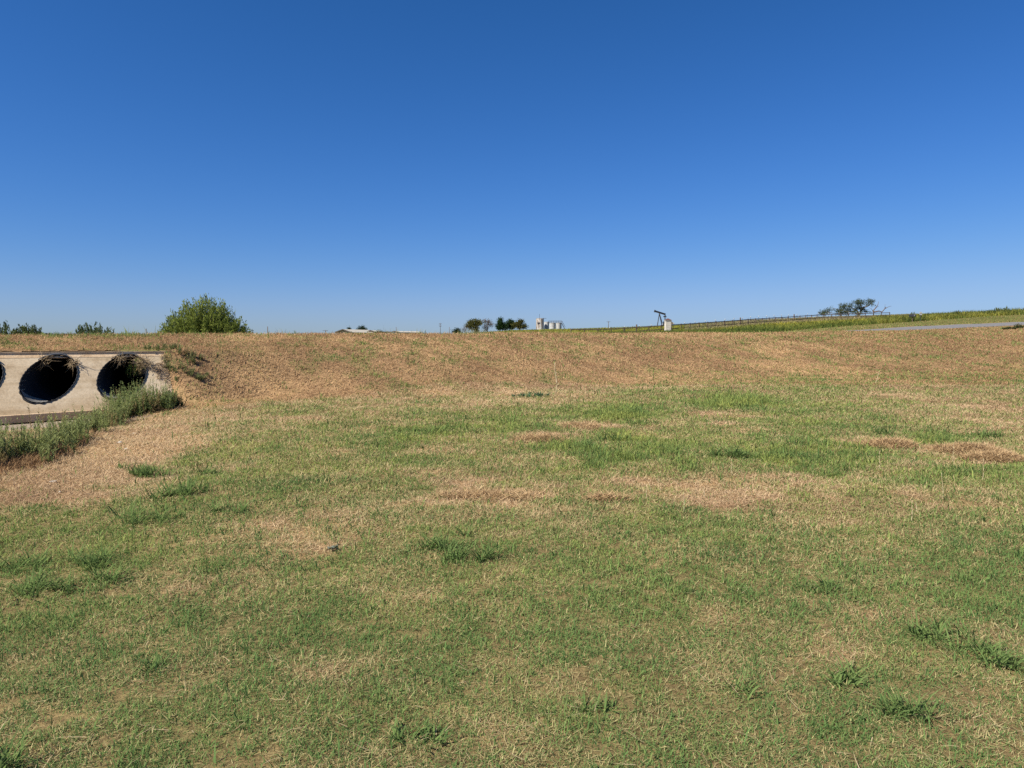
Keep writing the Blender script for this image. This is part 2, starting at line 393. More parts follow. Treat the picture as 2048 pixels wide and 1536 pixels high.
def fields(X, Y, Z):
    """greenness 0..1, straw 0..1 (bleached), height factor"""
    px, py = project(np.stack([X, Y, Z], 1))
    wx = (fbm(X, Y, 1.1, 11) - .5) * 200 + (fbm(X, Y, .28, 12) - .5) * 90
    wy = (fbm(X, Y, 1.1, 13) - .5) * 60 + (fbm(X, Y, .28, 14) - .5) * 30
    sc = np.clip((py - 660) / 300, .12, 1.6)
    qx, qy = px + wx * sc, py + wy * sc
    # the green ground follows the low, wet part of the field: its upper edge climbs the fold right of the
    # middle, and drops away under the brown slope at the right and the dry shoulder of the channel at the left
    bound = np.interp(qx, [0, 250, 350, 500, 700, 1100, 1300, 1480, 1600, 1700, 1800, 2048], [985, 955, 895, 832, 800, 790, 778, 750, 758, 785, 812, 870])
    yy = np.where(qy < bound, qy + 790 - bound, 790 + (qy - bound) * 220 / (1010 - bound)); yy = np.where(qy > 1010, qy, yy)
    g = np.interp(yy, BASE_Y, BASE_G)
    g = g + .14 * sstep(1450, 1700, qx) * sstep(690, 760, qy) * sstep(870, 800, qy)
    tall = np.zeros_like(g)
    for (a, b, rx, ry, v) in GREEN_P:
        e = np.exp(-(((qx - a) / rx) ** 2 + ((qy - b) / ry) ** 2) ** 1.3)
        g = g + v * .8 * e
        if b < 960: tall = np.maximum(tall, 1.7 * np.maximum(v - .25, 0) * e)
    for (a, b, rx, ry, v) in BROWN_P:
        g = g - v * .95 * np.exp(-(((qx - a) / rx) ** 2 + ((qy - b) / ry) ** 2) ** 1.3)
    nb = fbm(X, Y, 1.1, 21, 4) - .5
    nf = fbm(X, Y, .30, 23, 3) - .5
    far = sstep(25, 60, Y)
    g = g + nb * .8 * (1 - .5 * far) + nf * .85
    straw = np.clip(.45 + (fbm(X * .75, Y, 1.0, 31, 4) - .5) * 1.7 + .35 * np.exp(-(((qx - 960) / 170) ** 2 + ((qy - 788) / 12) ** 2)) + .4 * np.exp(-(((qx - 1390) / 90) ** 2 + ((qy - 760) / 14) ** 2))
                    + .3 * sstep(1000, 900, qy) * sstep(820, 870, qy) - .3 * sstep(1600, 1900, qx) * sstep(860, 800, qy), 0, 1)
    bankm = np.clip(sstep(800, 770, py), 0, 1)
    g = g + bankm * (np.clip(fbm(X, Y, 1.3, 35, 3) - .60, 0, 1) * 2.6 + np.clip(fbm(X, Y, .45, 36, 2) - .66, 0, 1) * 2.0)
    straw = np.clip(straw + bankm * ((fbm(X, Y, 3.2, 37, 3) - .5) * 1.6 - .12), 0, 1)
    tall = tall * (.5 + 1.1 * fbm(X, Y, .45, 33, 2))
    return np.clip(g, 0, 1), straw, 1 + tall, px, py

# ------------------------------------------------------------------ ground mesh
PIPE_A = np.array([-0.27, 0.963]); PIPE_E = np.array([0.963, 0.27]); PIPE_R = .565; PIPE_X = .89; PIPE_Z = .75
PIPE_T = [-.52, 1.12, 2.86]
def mouth(t):                       # middle of an opening on the sloping face
    return T0 + .70 * N_W + t * D_W

def build_ground():
    ys = np.concatenate([np.arange(-6, 2, .8), np.arange(2, 62, .27), np.geomspace(62, 900, 110)])
    s = np.linspace(-1.45, 1.35, 330)
    Wd = np.maximum(ys, 0) * .97 + 7
    X = s[None, :] * Wd[:, None]; Y = np.repeat(ys[:, None], len(s), 1)
    Z = H(X, Y).reshape(X.shape)
    V = np.stack([X, Y, Z], -1).reshape(-1, 3)
    n, m = X.shape
    i = (np.arange(n - 1)[:, None] * m + np.arange(m - 1)[None, :]).ravel()
    Q = np.stack([i, i + 1, i + m + 1, i + m], 1)
    # leave the pipes' bores open where the bank surface would cross them
    c = V[Q].mean(1); keep = np.ones(len(Q), bool)
    for t in PIPE_T:
        o = mouth(t); v = c[:, :2] - o
        al = v @ PIPE_A; la = v @ PIPE_E
        keep &= ~((al > .1) & (al < 20) & (np.abs(la) < .72) & (c[:, 2] < 1.42) & (c[:, 2] > -.12))
    tq, Dq = road_coords(c[:, 0], c[:, 1]); zq = V[Q][:, :, 2]
    keep &= ~((zq.max(1) - zq.min(1) > .5) & (Dq > -5) & (Dq < -3) & (tq < WALL_R - .4))      # the step hidden inside the headwall
    Q = Q[keep]
    g, straw, hh, px, py = fields(V[:, 0], V[:, 1], V[:, 2])
    brown = np.array([.26, .17, .098]); tan = np.array([.40, .265, .14]); gr = np.array([.17, .165, .068])
    base = brown + (tan - brown) * straw[:, None]
    t, D = road_coords(V[:, 0], V[:, 1])
    # near: under real blades the soil is darker thatch
    c = base * (1 - .75 * g[:, None]) + gr * (.75 * g[:, None])
    far = (D > 8) & (t > 14)
    fc = np.array([.16, .15, .055]) + (fbm(V[:, 0], V[:, 1], 9, 41)[:, None] - .5) * np.array([.16, .1, .05])
    c[far] = fc[far]
    back = (D > 6.8) & (t <= 20); c[back] = np.array([.13, .13, .06])
    sh = (D > 0) & (D < 7); c[sh] = np.array([.34, .3, .24])
    # gravel and broken concrete in front of the culvert
    grv = (D < -5.2) & (D > -7.4) & (t < 2.6) & (t > -12)
    c[grv] = np.array([.30, .25, .2])
    me = np_mesh('ground', V, Q, col=c, smooth=True)
    o = link('ground', me, M_GROUND); tag(o, kind='structure')
build_ground()

def build_road():
    k = (CT > -75) & (CT < 190); P = CR[k]; nn = CN[k]
    offs = np.linspace(.55, 6.55, 9); V = []
    for o in offs:
        q = P + nn * o; z = H(q[:, 0], q[:, 1], False) + .03 + .05 * (1 - ((o - 3.55) / 3) ** 2)
        V.append(np.stack([q[:, 0], q[:, 1], z], 1))
    V = np.array(V); a, b = V.shape[:2]
    i = (np.arange(a - 1)[:, None] * b + np.arange(b - 1)[None, :]).ravel()
    Q = np.stack([i, i + 1, i + b + 1, i + b], 1)
    o = link('road', np_mesh('road', V, Q, smooth=True), M_ROAD); tag(o, kind='structure')
build_road()

# ------------------------------------------------------------------ blades
def blades(root, az, lean, curve, L, w, col, tipcol=None, twist=None):
    n = len(root)
    hx, hy = np.cos(az), np.sin(az)
    def dirv(a): return np.stack([hx * np.sin(a), hy * np.sin(a), np.cos(a)], 1)
    mid = root + dirv(lean) * (L * .5)[:, None]
    tip = mid + dirv(lean + curve) * (L * .5)[:, None]
    tw = az + math.pi / 2 + (0 if twist is None else twist)
    sd = np.stack([np.cos(tw), np.sin(tw), np.zeros(n)], 1) * (w / 2)[:, None]
    V = np.stack([root - sd, root + sd, mid + sd * .8, mid - sd * .8, tip], 1)
    b = np.arange(n)[:, None] * 5
    q = b + np.array([[0, 1, 2, 3]]); t = b + np.array([[3, 2, 4]])
    c = np.repeat(col[:, None, :], 5, 1)
    if tipcol is not None: c[:, 4] = tipcol
    return V.reshape(-1, 3), q, t, c.reshape(-1, 3)

def cat(parts):
    V, q, t, c, n = [], [], [], [], 0
    for a, b, d, e in parts:
        V.append(a); q.append(b + n); t.append(d + n); c.append(e); n += len(a)
    return np.vstack(V), np.vstack(q), np.vstack(t), np.vstack(c)

def build_grass(NB=1950000):
    # density falls off as the blades seem smaller: uniform per log distance
    Y = np.exp(rng.uniform(math.log(1.6), math.log(150), NB))
    X = rng.uniform(-1, 1, NB) * (.80 * (Y + .8) + 2.4)
    t, D = road_coords(X, Y)
    ok = ((D < -.1) & ~((t < WALL_R - .25) & (D < -3.6) & (D > -5.7)) & ~((t < 2.4) & (D < -3.6) & (D > -7.0))) | ((D > 7) & (t > 20) & (X > .3 * Y))
    X, Y, t, D = X[ok], Y[ok], t[ok], D[ok]
    Z = H(X, Y)
    g, straw, hh, px, py = fields(X, Y, Z)
    n = len(X); r = rng.random
    verge = D > 6
    g = np.where(verge, .45, g)
    lawn = sstep(34, 18, Y) * sstep(-6, -10, D)
    live = r(n) < np.clip(np.where(lawn > 0, g * (1.1 - .20 * lawn) + .05 * lawn - .02, g * 1.05), .02, .90)
    gap = (vnoise(X, Y, .085, 61) < .30) & (vnoise(X, Y, .31, 62) < .5) & (Y < 9)
    live_ok = ~(gap & (r(n) < .75))
    m = np.clip(Y / 4.5, .7, 14) * np.interp(Y, [4, 12], [1, .86])
    root = np.stack([X, Y, Z - .004], 1)
    # live blades ----------------------------------------------------
    k = live & live_ok; nk = k.sum()
    az = r(nk) * 2 * math.pi
    tallness = hh[k]
    L = (.026 + .034 * r(nk)) * m[k] ** .55 * (tallness ** 1.7)
    w = (.0034 + .0026 * r(nk)) * m[k] ** .9
    big = r(nk) < .05; L = np.where(big, L * rng.uniform(1.4, 2.3, nk), L); w = np.where(big, w * 1.5, w)
    L = L * (.6 + .8 * vnoise(X[k], Y[k], .16, 63))
    lean = np.abs(rng.normal(.6, .38, nk)) / tallness ** .5
    base = np.array([.175, .245, .07]); yel = np.array([.34, .37, .10]); deep = np.array([.10, .175, .058])
    q = fbm(X[k], Y[k], .6, 51)[:, None] + rng.normal(0, .16, nk)[:, None]
    sunny = np.clip((tallness - 1) * 1.3, 0, 1.2)[:, None]
    nr = np.interp(Y[k], [3.5, 8], [1, 0])[:, None]; base = base + (np.array([.135, .23, .07]) - base) * nr; yel = yel + (np.array([.27, .315, .10]) - yel) * nr
    c = base + (yel - base) * np.clip((q - .52) * 1.7 + sunny * .45, 0, 1) + (deep - base) * np.clip((.48 - q) * 2.2, 0, 1)
    c = c * rng.uniform(.75, 1.25, nk)[:, None]
    tc = c * .7 + np.array([.30, .24, .11]) * .3
    A = blades(root[k], az, lean, .5 + .7 * r(nk), L, w, c, tc, rng.normal(0, .6, nk))
    o = link('green_grass', np_mesh('green_grass', A[0], A[1], A[2], A[3]), M_GREEN)
    tag(o, 'short green grass growing in patches over the mown field', 'grass', kind='stuff')
    # dead blades and straw -------------------------------------------
    k = ~live & live_ok; nk = k.sum(); az = r(nk) * 2 * math.pi
    flat = r(nk) < np.interp(Y[k], [5, 16], [.6, .88])
    L = np.where(flat, .035 + .05 * r(nk), .022 + .03 * r(nk)) * m[k] ** .6
    w = (.003 + .002 * r(nk)) * m[k] ** .9
    lean = np.where(flat, rng.uniform(1.15, 1.6, nk), np.abs(rng.normal(.7, .35, nk)))
    near = (D[k] > -13) & (t[k] < 45)                    # straw lies along the slope it has fallen on
    xx, yy = X[k][near], Y[k][near]
    sl = (H(xx + .12 * np.cos(az[near]), yy + .12 * np.sin(az[near]), False) - H(xx, yy, False)) / .12
    lean[near] = np.where(flat[near], lean[near] - np.arctan(np.clip(sl, -1.5, 1.5)) - .06, lean[near])
    rt = root[k].copy(); rt[:, 2] += np.where(flat, r(nk) * .014 * m[k] ** .5, 0)
    b1 = np.array([.39, .265, .155]); b2 = np.array([.58, .435, .255]); b3 = np.array([.26, .15, .08])
    s = straw[k][:, None] * .6 + r(nk)[:, None] * .55 - .1
    c = b1 + (b2 - b1) * np.clip(s, 0, 1) + (b3 - b1) * np.clip(.35 - s, 0, .5) * 1.6
    lw = (sstep(34, 20, Y[k]) * sstep(-5, -9, D[k]) * np.clip(g[k] * 1.3, 0, .75))[:, None]
    c = c * (1 - lw) + np.array([.365, .335, .15]) * (.75 + .5 * r(nk)[:, None]) * lw        # half-dry yellowish blades among the green
    c = c * rng.uniform(.78, 1.2, nk)[:, None] * np.where(lawn[k][:, None] < .3, np.array([.89, .815, .74]), 1.0)
    B = blades(rt, az, lean, rng.normal(.1, .4, nk), L, w, c, None, rng.normal(0, .7, nk))
    # loose straws lying on the lawn
    ns = 1100; ys = np.exp(rng.uniform(math.log(2.2), math.log(16), ns)); xs = rng.uniform(-.8, .8, ns) * ys
    ts, Ds = road_coords(xs, ys); ok = Ds < -8; xs, ys = xs[ok], ys[ok]; ns = len(xs)
    rs = np.stack([xs, ys, H(xs, ys) + rng.uniform(.012, .03, ns)], 1)
    cs = np.array([.42, .33, .2]) * rng.uniform(.7, 1.3, ns)[:, None]
    B = cat([B, blades(rs, rng.uniform(0, 6.28, ns), rng.uniform(1.3, 1.62, ns), rng.normal(0, .25, ns), rng.uniform(.04, .13, ns), rng.uniform(.002, .0038, ns) * np.clip(ys / 5, 1, 2), cs, None, rng.normal(0, .5, ns))])
    o = link('dry_grass', np_mesh('dry_grass', B[0], B[1], B[2], B[3]), M_DRY)
    tag(o, 'dry tan grass and mown thatch covering the field and the bank', 'grass', kind='stuff')
build_grass()

# ------------------------------------------------------------------ culvert
def culvert():
    root = empty('culvert', (*(T0 + 1.4 * N_W), -.2), 'sloping concrete headwall with black corrugated drain pipes set into the dry bank', 'culvert')
    inv = -np.array(root.location)
    d3 = np.array([*D_W, 0]); n3 = np.array([*N_W, 0]); z3 = np.array([0, 0, 1.])
    ZT, ZB, DEL = 1.36, -.03, 1.4
    top = np.array([*T0, ZT]); bot = top + n3 * DEL + z3 * (ZB - ZT)
    slope = (bot - top); Ls = np.linalg.norm(slope); sv = slope / Ls
    Nn = np.cross(d3, sv); Nn = Nn if Nn[2] > 0 else -Nn
    a3 = np.array([*PIPE_A, 0]); e3 = np.array([*PIPE_E, 0])
    corr = lambda s: .011 * np.cos(2 * math.pi * s / .11)
    NA = 96
    th = np.linspace(0, 2 * math.pi, NA, endpoint=False)
    holes = []; pipes = []
    for t in PIPE_T:
        c0 = np.array([*mouth(t), PIPE_Z])
        def ring(r):
            P = c0 + (np.cos(th)[:, None] * PIPE_X * e3 + np.sin(th)[:, None] * z3) * np.reshape(r, (-1, 1))
            s = -((P - top) @ Nn) / (a3 @ Nn)
            return P + s[:, None] * a3, s
        P, s = ring(np.full(NA, PIPE_R)); P, s = ring(PIPE_R + corr(s)); 
        Po, so = ring(PIPE_R + corr(s) + .012)
        pipes.append((c0, s)); holes.append(Po)
    # face: one cell per pipe, its ring joined to the cell's outline
    def uv(P): return (P - top) @ d3, (P - top) @ sv
    V = []; Fc = []
    mids = [uv(h)[0].mean() for h in holes]
    edges = [WALL_L] + [(mids[0] - .9)] + [(mids[i] + mids[i + 1]) / 2 for i in range(2)] + [min(mids[2] + .86, WALL_R - .3), WALL_R]
    pt = lambda a, b: top + d3 * a + sv * b
    def addq(u0, u1):
        k = len(V); V.extend([pt(u0, 0), pt(u0, Ls), pt(u1, Ls), pt(u1, 0)]); Fc.append((k, k + 1, k + 2, k + 3))
    addq(edges[0], edges[1]); addq(edges[4], edges[5])
    for i, h in enumerate(holes):
        u0, u1 = edges[i + 1], edges[i + 2]
        hu, hv = uv(h); cu, cv = hu.mean(), hv.mean()
        an = np.arctan2(hv - cv, hu - cu)
        outer = []
        for x in an:
            dx, dy = math.cos(x), math.sin(x); ks = []
            if dx > 1e-9: ks.append((u1 - cu) / dx)
            if dx < -1e-9: ks.append((u0 - cu) / dx)
            if dy > 1e-9: ks.append((Ls - cv) / dy)
            if dy < -1e-9: ks.append((0 - cv) / dy)
            kk = min(ks); outer.append([cu + dx * kk, cv + dy * kk])
        outer = np.array(outer)
        for (qx, qy) in ((u0, 0), (u1, 0), (u0, Ls), (u1, Ls)):     # snap the nearest spoke to each corner
            j = np.argmin((outer[:, 0] - qx) ** 2 + (outer[:, 1] - qy) ** 2); outer[j] = (qx, qy)
        k = len(V); nA = NA
        V.extend(list(h)); V.extend([pt(a, b) for a, b in outer]); V.extend(list(h + a3 * .3))
        for j in range(nA):
            j2 = (j + 1) % nA
            Fc.append((k + j, k + j2, k + nA + j2, k + nA + j)); Fc.append((k + j, k + 2 * nA + j, k + 2 * nA + j2, k + j2))
    V = [v + inv for v in V]
    me = bpy.data.meshes.new('headwall'); me.from_pydata([tuple(v) for v in V], [], Fc); me.update()
    bm = bmesh.new(); bm.from_mesh(me); bmesh.ops.recalc_face_normals(bm, faces=bm.faces); bm.to_mesh(me); bm.free()
    link('headwall', me, M_CONC, root)
    rz = math.atan2(D_W[1], D_W[0]); Lw = WALL_R - WALL_L; mid = (WALL_R + WALL_L) / 2
    mb = MB(); c = top + d3 * mid - n3 * .345 + z3 * .02 + inv
    mb.box(c, (Lw, .71, .08), rz)
    mb.add([tuple(top + d3 * (mid + sx * Lw / 2) + sv * q + Nn * hgt + inv) for hgt in (-.02, .006) for (sx, q) in ((-1, .0), (1, .0), (1, .13), (-1, .13))], [(3, 2, 1, 0), (4, 5, 6, 7), (0, 1, 5, 4), (1, 2, 6, 5), (2, 3, 7, 6), (3, 0, 4, 7)]); mb.build('coping', M_CONC_OLD, root, bevel=.004)
    mb = MB(); c = bot + d3 * (mid - .2) + n3 * .03 - z3 * .105 + inv
    mb.box(c, (Lw - .4, .16, .20), rz); mb.build('toe_curb', M_CONC_OLD, root, bevel=.02)
    for c0, s0 in pipes:
        svals = np.concatenate([np.arange(-.035, 5, .0375), np.arange(5, 17.6, .3)])
        rings = []
        for q in svals:
            s = s0 + q if q < 5 else s0 * 0 + q + np.clip(s0 * (1 - (q - 5) / 3), -2, 2)
            r = PIPE_R + corr(s) * (1 if q < 5 else .5)
            g = (1 - math.cos(min(max(q - 1.4, 0), 3) / 3 * math.pi)) / 2 * .5 + max(q - 4.4, 0) / 3      # a slight bend under the road
            rings.append(c0 + (np.cos(th)[:, None] * PIPE_X * e3 + np.sin(th)[:, None] * z3) * r[:, None] + s[:, None] * a3 - e3 * g * .62 + inv)
        # the rim turns outward a little so that the wall of the pipe has thickness
        s = s0 - .035; lip = c0 + (np.cos(th)[:, None] * PIPE_X * e3 + np.sin(th)[:, None] * z3) * (PIPE_R + corr(s0) + .02)[:, None] + s[:, None] * a3 + inv
        lip2 = lip + a3 * .05
        rings = [lip2, lip] + rings
        W = np.array(rings); a, b = W.shape[:2]
        i = (np.arange(a - 1)[:, None] * b + np.arange(b)[None, :]).ravel(); j = (np.arange(a - 1)[:, None] * b + (np.arange(b)[None, :] + 1) % b).ravel()
        Q = np.stack([i, j, j + b, i + b], 1)
        p = link('drain_pipe', np_mesh('drain_pipe', W, Q, smooth=True), M_PIPE, root)
        # grey silt at the mouth's bottom, sunlit crescent put into its colour and outline
        sa = np.linspace(R(206), R(305), 34); rows = []
        for q in np.linspace(0, .7, 8):
            sa = R(252) + np.linspace(-1, 1, 34) * R(46 - 40 * q / .7)
            wob = .004 * np.sin(np.arange(34) * 1.7 + q * 5)
            sq = np.interp(sa, th, s0) + .012 + q
            rows.append(c0 + (np.cos(sa)[:, None] * PIPE_X * e3 + np.sin(sa)[:, None] * z3) * (PIPE_R - .022 + wob)[:, None] + sq[:, None] * a3 + inv)
        W2 = np.array(rows); a_, b_ = W2.shape[:2]
        i2 = (np.arange(a_ - 1)[:, None] * b_ + np.arange(b_ - 1)[None, :]).ravel()
        link('sunlit_silt', np_mesh('sunlit_silt', W2, np.stack([i2, i2 + 1, i2 + b_ + 1, i2 + b_], 1), smooth=True), M_SUNLIT_SILT, p)
        # the exposed collar over the crown of the pipe
        mb = MB(); pts = []
        for an in np.linspace(R(52), R(128), 16):
            k = int(an / (2 * math.pi) * NA); sx = s0[k] - .05
            pts.append(c0 + (math.cos(an) * PIPE_X * e3 + math.sin(an) * z3) * (PIPE_R + .045) + sx * a3 + inv)
        mb.tube(pts, [.012 + .016 * math.sin(math.pi * i / 15) for i in range(16)], 8); mb.build('rim', M_PIPEGREY, p, smooth=True)
    return top, bot, d3, n3, sv
WTOP, WBOT, WD, WN, WSV = culvert()

# ------------------------------------------------------------------ plants in numpy
def tubes_mesh(name, segs, mat_, parent=None, n=5):
    mb = MB()
    for pts, rad in segs: mb.tube(pts, rad, n)
    return mb.build(name, mat_, parent, smooth=True)

def leaf_quads(P, size, col, aspect=.5, up=0.0):
    """randomly turned pointed leaves"""
    n = len(P)
    d = rng.normal(0, 1, (n, 3)); d[:, 2] += up; d /= np.linalg.norm(d, axis=1)[:, None]
    e = np.cross(d, rng.normal(0, 1, (n, 3))); e /= np.linalg.norm(e, axis=1)[:, None]
    s = np.asarray(size)[:, None]
    V = np.stack([P - d * s * .5, P + e * s * aspect * .5, P + d * s * .5, P - e * s * aspect * .5], 1)
    Q = np.arange(n)[:, None] * 4 + np.arange(4)[None, :]
    return V.reshape(-1, 3), Q, np.repeat(col, 4, 0)

def blob_points(blobs, n, hollow=.45):
    """points in a union of ellipsoids, clumped; blob = (x, y, z, rx, ry, rz)"""
    B = np.array(blobs, float); vol = B[:, 3] * B[:, 4] * B[:, 5]; k = rng.choice(len(B), n, p=vol / vol.sum())
    d = rng.normal(0, 1, (n, 3)); d /= np.linalg.norm(d, axis=1)[:, None]
    r = rng.uniform(hollow ** 3, 1, n) ** (1 / 3)
    return B[k, :3] + d * r[:, None] * B[k, 3:]

def tree(name, label, cat_, base, blobs, nleaf, leaf, c1, c2, trunk=None, group=None, clump=.6, aspect=.55, up=0, crown='crown', tmat=None):
    """blobs in metres above the base; many small clumps through each blob, gaps between"""
    root = empty(name, base, label, cat_, group)
    nc = max(8, nleaf // 40)
    C = blob_points(blobs, nc, .35)
    k = rng.integers(0, nc, nleaf)
    P = C[k] + rng.normal(0, clump, (nleaf, 3)) * np.array([1, 1, .75])
    P[:, 2] = np.maximum(P[:, 2], .05)
    tone = rng.random(nc)[k][:, None] * .7 + rng.random(nleaf)[:, None] * .3
    col = np.array(c1) + (np.array(c2) - np.array(c1)) * tone
    V, Q, c = leaf_quads(P, leaf * rng.uniform(.6, 1.3, nleaf), col, aspect, up)
    link(crown, np_mesh(crown, V, Q, col=c), M_LEAF, root)
    if trunk:
        tubes_mesh('trunk', trunk, tmat or M_BARK, root)
    return root

def limbs(h, r, spread, n=5, seed=0, lean=0.0):
    rd = random.Random(seed); out = [([(0, 0, -.3), (lean * .3, 0, h * .45), (lean, 0, h * .8)], [r, r * .8, r * .4])]
    for k in range(n):
        a = 2 * math.pi * k / n + rd.random(); z0 = h * rd.uniform(.3, .55)
        e = (math.cos(a) * spread * rd.uniform(.5, 1), math.sin(a) * spread * rd.uniform(.5, 1), h * rd.uniform(.7, 1))
        out.append(([(lean * .3, 0, z0), (e[0] * .5, e[1] * .5, (z0 + e[2]) * .52), e], [r * .5, r * .3, r * .1]))
    return out

def gp(px, Y):
    x = (px - CX) / F * Y
    return np.array([x, Y, Hp(x, Y)])
def ztop(row, Y): return at(CX, row, Y)[2]

# --- the big bush beyond the road: many broom-like stems, each with fine leaves
def broom_bush(name, label, cat_, base, h, rx, n_stem, n_leaf, leaf, c1, c2, group=None, seed=1):
    rg = np.random.default_rng(seed); root = empty(name, base, label, cat_, group)
    segs, LP, LD, LT = [], [], [], []
    for i in range(n_stem):
        a = i * 2.39996 + rg.normal(0, .2); q = math.sqrt((i + .5) / n_stem) * rg.uniform(.9, 1.05)
        tipx, tipy = math.cos(a) * rx * q, math.sin(a) * rx * .8 * q
        zz = h * math.sqrt(max(.04, 1 - (q * .93) ** 2)) * rg.uniform(.76, 1.06)
        b0 = np.array([tipx * .25, tipy * .25, 0]); e = np.array([tipx, tipy, zz]); m_ = (b0 + e) / 2 + np.array([tipx * .12, tipy * .12, -zz * .04])
        pts = [(1 - s) ** 2 * b0 + 2 * s * (1 - s) * m_ + s * s * e for s in np.linspace(0, 1, 6)]
        segs.append((pts, [.03, .022, .017, .012, .008, .004]))
        nl = n_leaf // n_stem
        s = rg.uniform(.18, 1.03, nl)[:, None]
        P = (1 - s) ** 2 * b0 + 2 * s * (1 - s) * m_ + s * s * e
        dirn = (e - m_) / np.linalg.norm(e - m_)
        LP.append(P + rg.normal(0, .11 * (h / 4), (nl, 3)) * (1.15 - .6 * s)); LD.append(np.repeat(dirn[None], nl, 0)); LT.append(np.full(nl, rg.random()))
    P = np.vstack(LP); Dv = np.vstack(LD) + rg.normal(0, .45, P.shape); Dv /= np.linalg.norm(Dv, axis=1)[:, None]
    T = np.concatenate(LT); n = len(P)
    e = np.cross(Dv, rg.normal(0, 1, (n, 3))); e /= np.linalg.norm(e, axis=1)[:, None]
    sz = (leaf * rg.uniform(.6, 1.4, n))[:, None]
    V = np.stack([P - Dv * sz * .5, P + e * sz * .14, P + Dv * sz * .5, P - e * sz * .14], 1).reshape(-1, 3)
    Q = np.arange(n)[:, None] * 4 + np.arange(4)[None, :]
    tone = np.clip(T * .75 + rg.random(n) * .35, 0, 1)[:, None]
    c = np.repeat(np.array(c1) + (np.array(c2) - np.array(c1)) * tone, 4, 0)
    link('foliage', np_mesh('foliage', V, Q, col=c), M_LEAF, root)
    tubes_mesh('stems', segs, M_BARK, root, 4)
    return root

b = gp(412, 46)
broom_bush('bush', 'large rounded green bush with feathery upright twigs standing behind the road bank', 'bush', b, ztop(601, 46) - b[2], 3.05, 300, 76000, .165, (.08, .115, .025), (.26, .295, .065), seed=4)
b = gp(188, 62)
broom_bush('shrub', 'low spreading grey-green shrub on the left skyline, its twigs parted in the middle', 'shrub', b, ztop(648, 62) - b[2], 2.6, 120, 14000, .24, (.06, .085, .035), (.15, .18, .075), seed=5)
for i, (px, row, rx, Y, lab) in enumerate([(4, 646, 2.6, 70, 'dark green shrub cut by the left edge of the photo, behind the bank'),
                                           (50, 651, 1.5, 72, 'thin pointed shrub on the skyline, left one of a close pair'),
                                           (70, 652, 1.3, 72, 'bright green upright shrub on the skyline, right one of a close pair')]):
    b = gp(px, Y); broom_bush('shrub', lab, 'shrub', b, ztop(row, Y) - b[2], rx, 60, 8000, .26, (.05, .075, .03), (.15, .17, .06), 'shrubs on the left skyline', seed=8 + i)

# --- weeds in the channel
def weed_plants(P, hts, c1, c2, leaf, n_per, seed=3, spread=.16):
    rg = np.random.default_rng(seed); parts = []; out = []
    for p, h, k in zip(P, hts, range(len(P))):
        ns = rg.integers(3, 6); tone = rg.random(); dead = rg.random() < .13
        for s in range(ns):
            a = rg.uniform(0, 6.28); ln = rg.uniform(.0, .45); hh = h * rg.uniform(.65, 1.1)
            e = np.array([math.cos(a) * ln * hh, math.sin(a) * ln * hh, hh])
            r0 = p + np.array([rg.normal(0, spread * .4), rg.normal(0, spread * .4), 0])
            q = rg.uniform(.08, 1, n_per)
            root = r0 + e[None, :] * q[:, None]
            L = leaf * (1.25 - .75 * q) * rg.uniform(.7, 1.3, n_per)
            col = np.array(c1) + (np.array(c2) - np.array(c1)) * np.clip(tone * .5 + q * .3 + rg.random(n_per) * .3, 0, 1)[:, None]
            if dead: col = col * .25 + np.array([.34, .24, .12]) * .75
            out.append(blades(root, rg.uniform(0, 6.28, n_per), rg.uniform(.3, 1.15, n_per), rg.uniform(-.2, .7, n_per), L, L * .2, col, None, rg.normal(0, .6, n_per)))
            st = blades(r0[None], np.array([a]), np.array([math.atan2(ln, 1)]), np.array([0.]), np.array([hh * 1.05]), np.array([.008]), np.array([[.16, .13, .06]]))
            out.append(st)
    return cat(out)

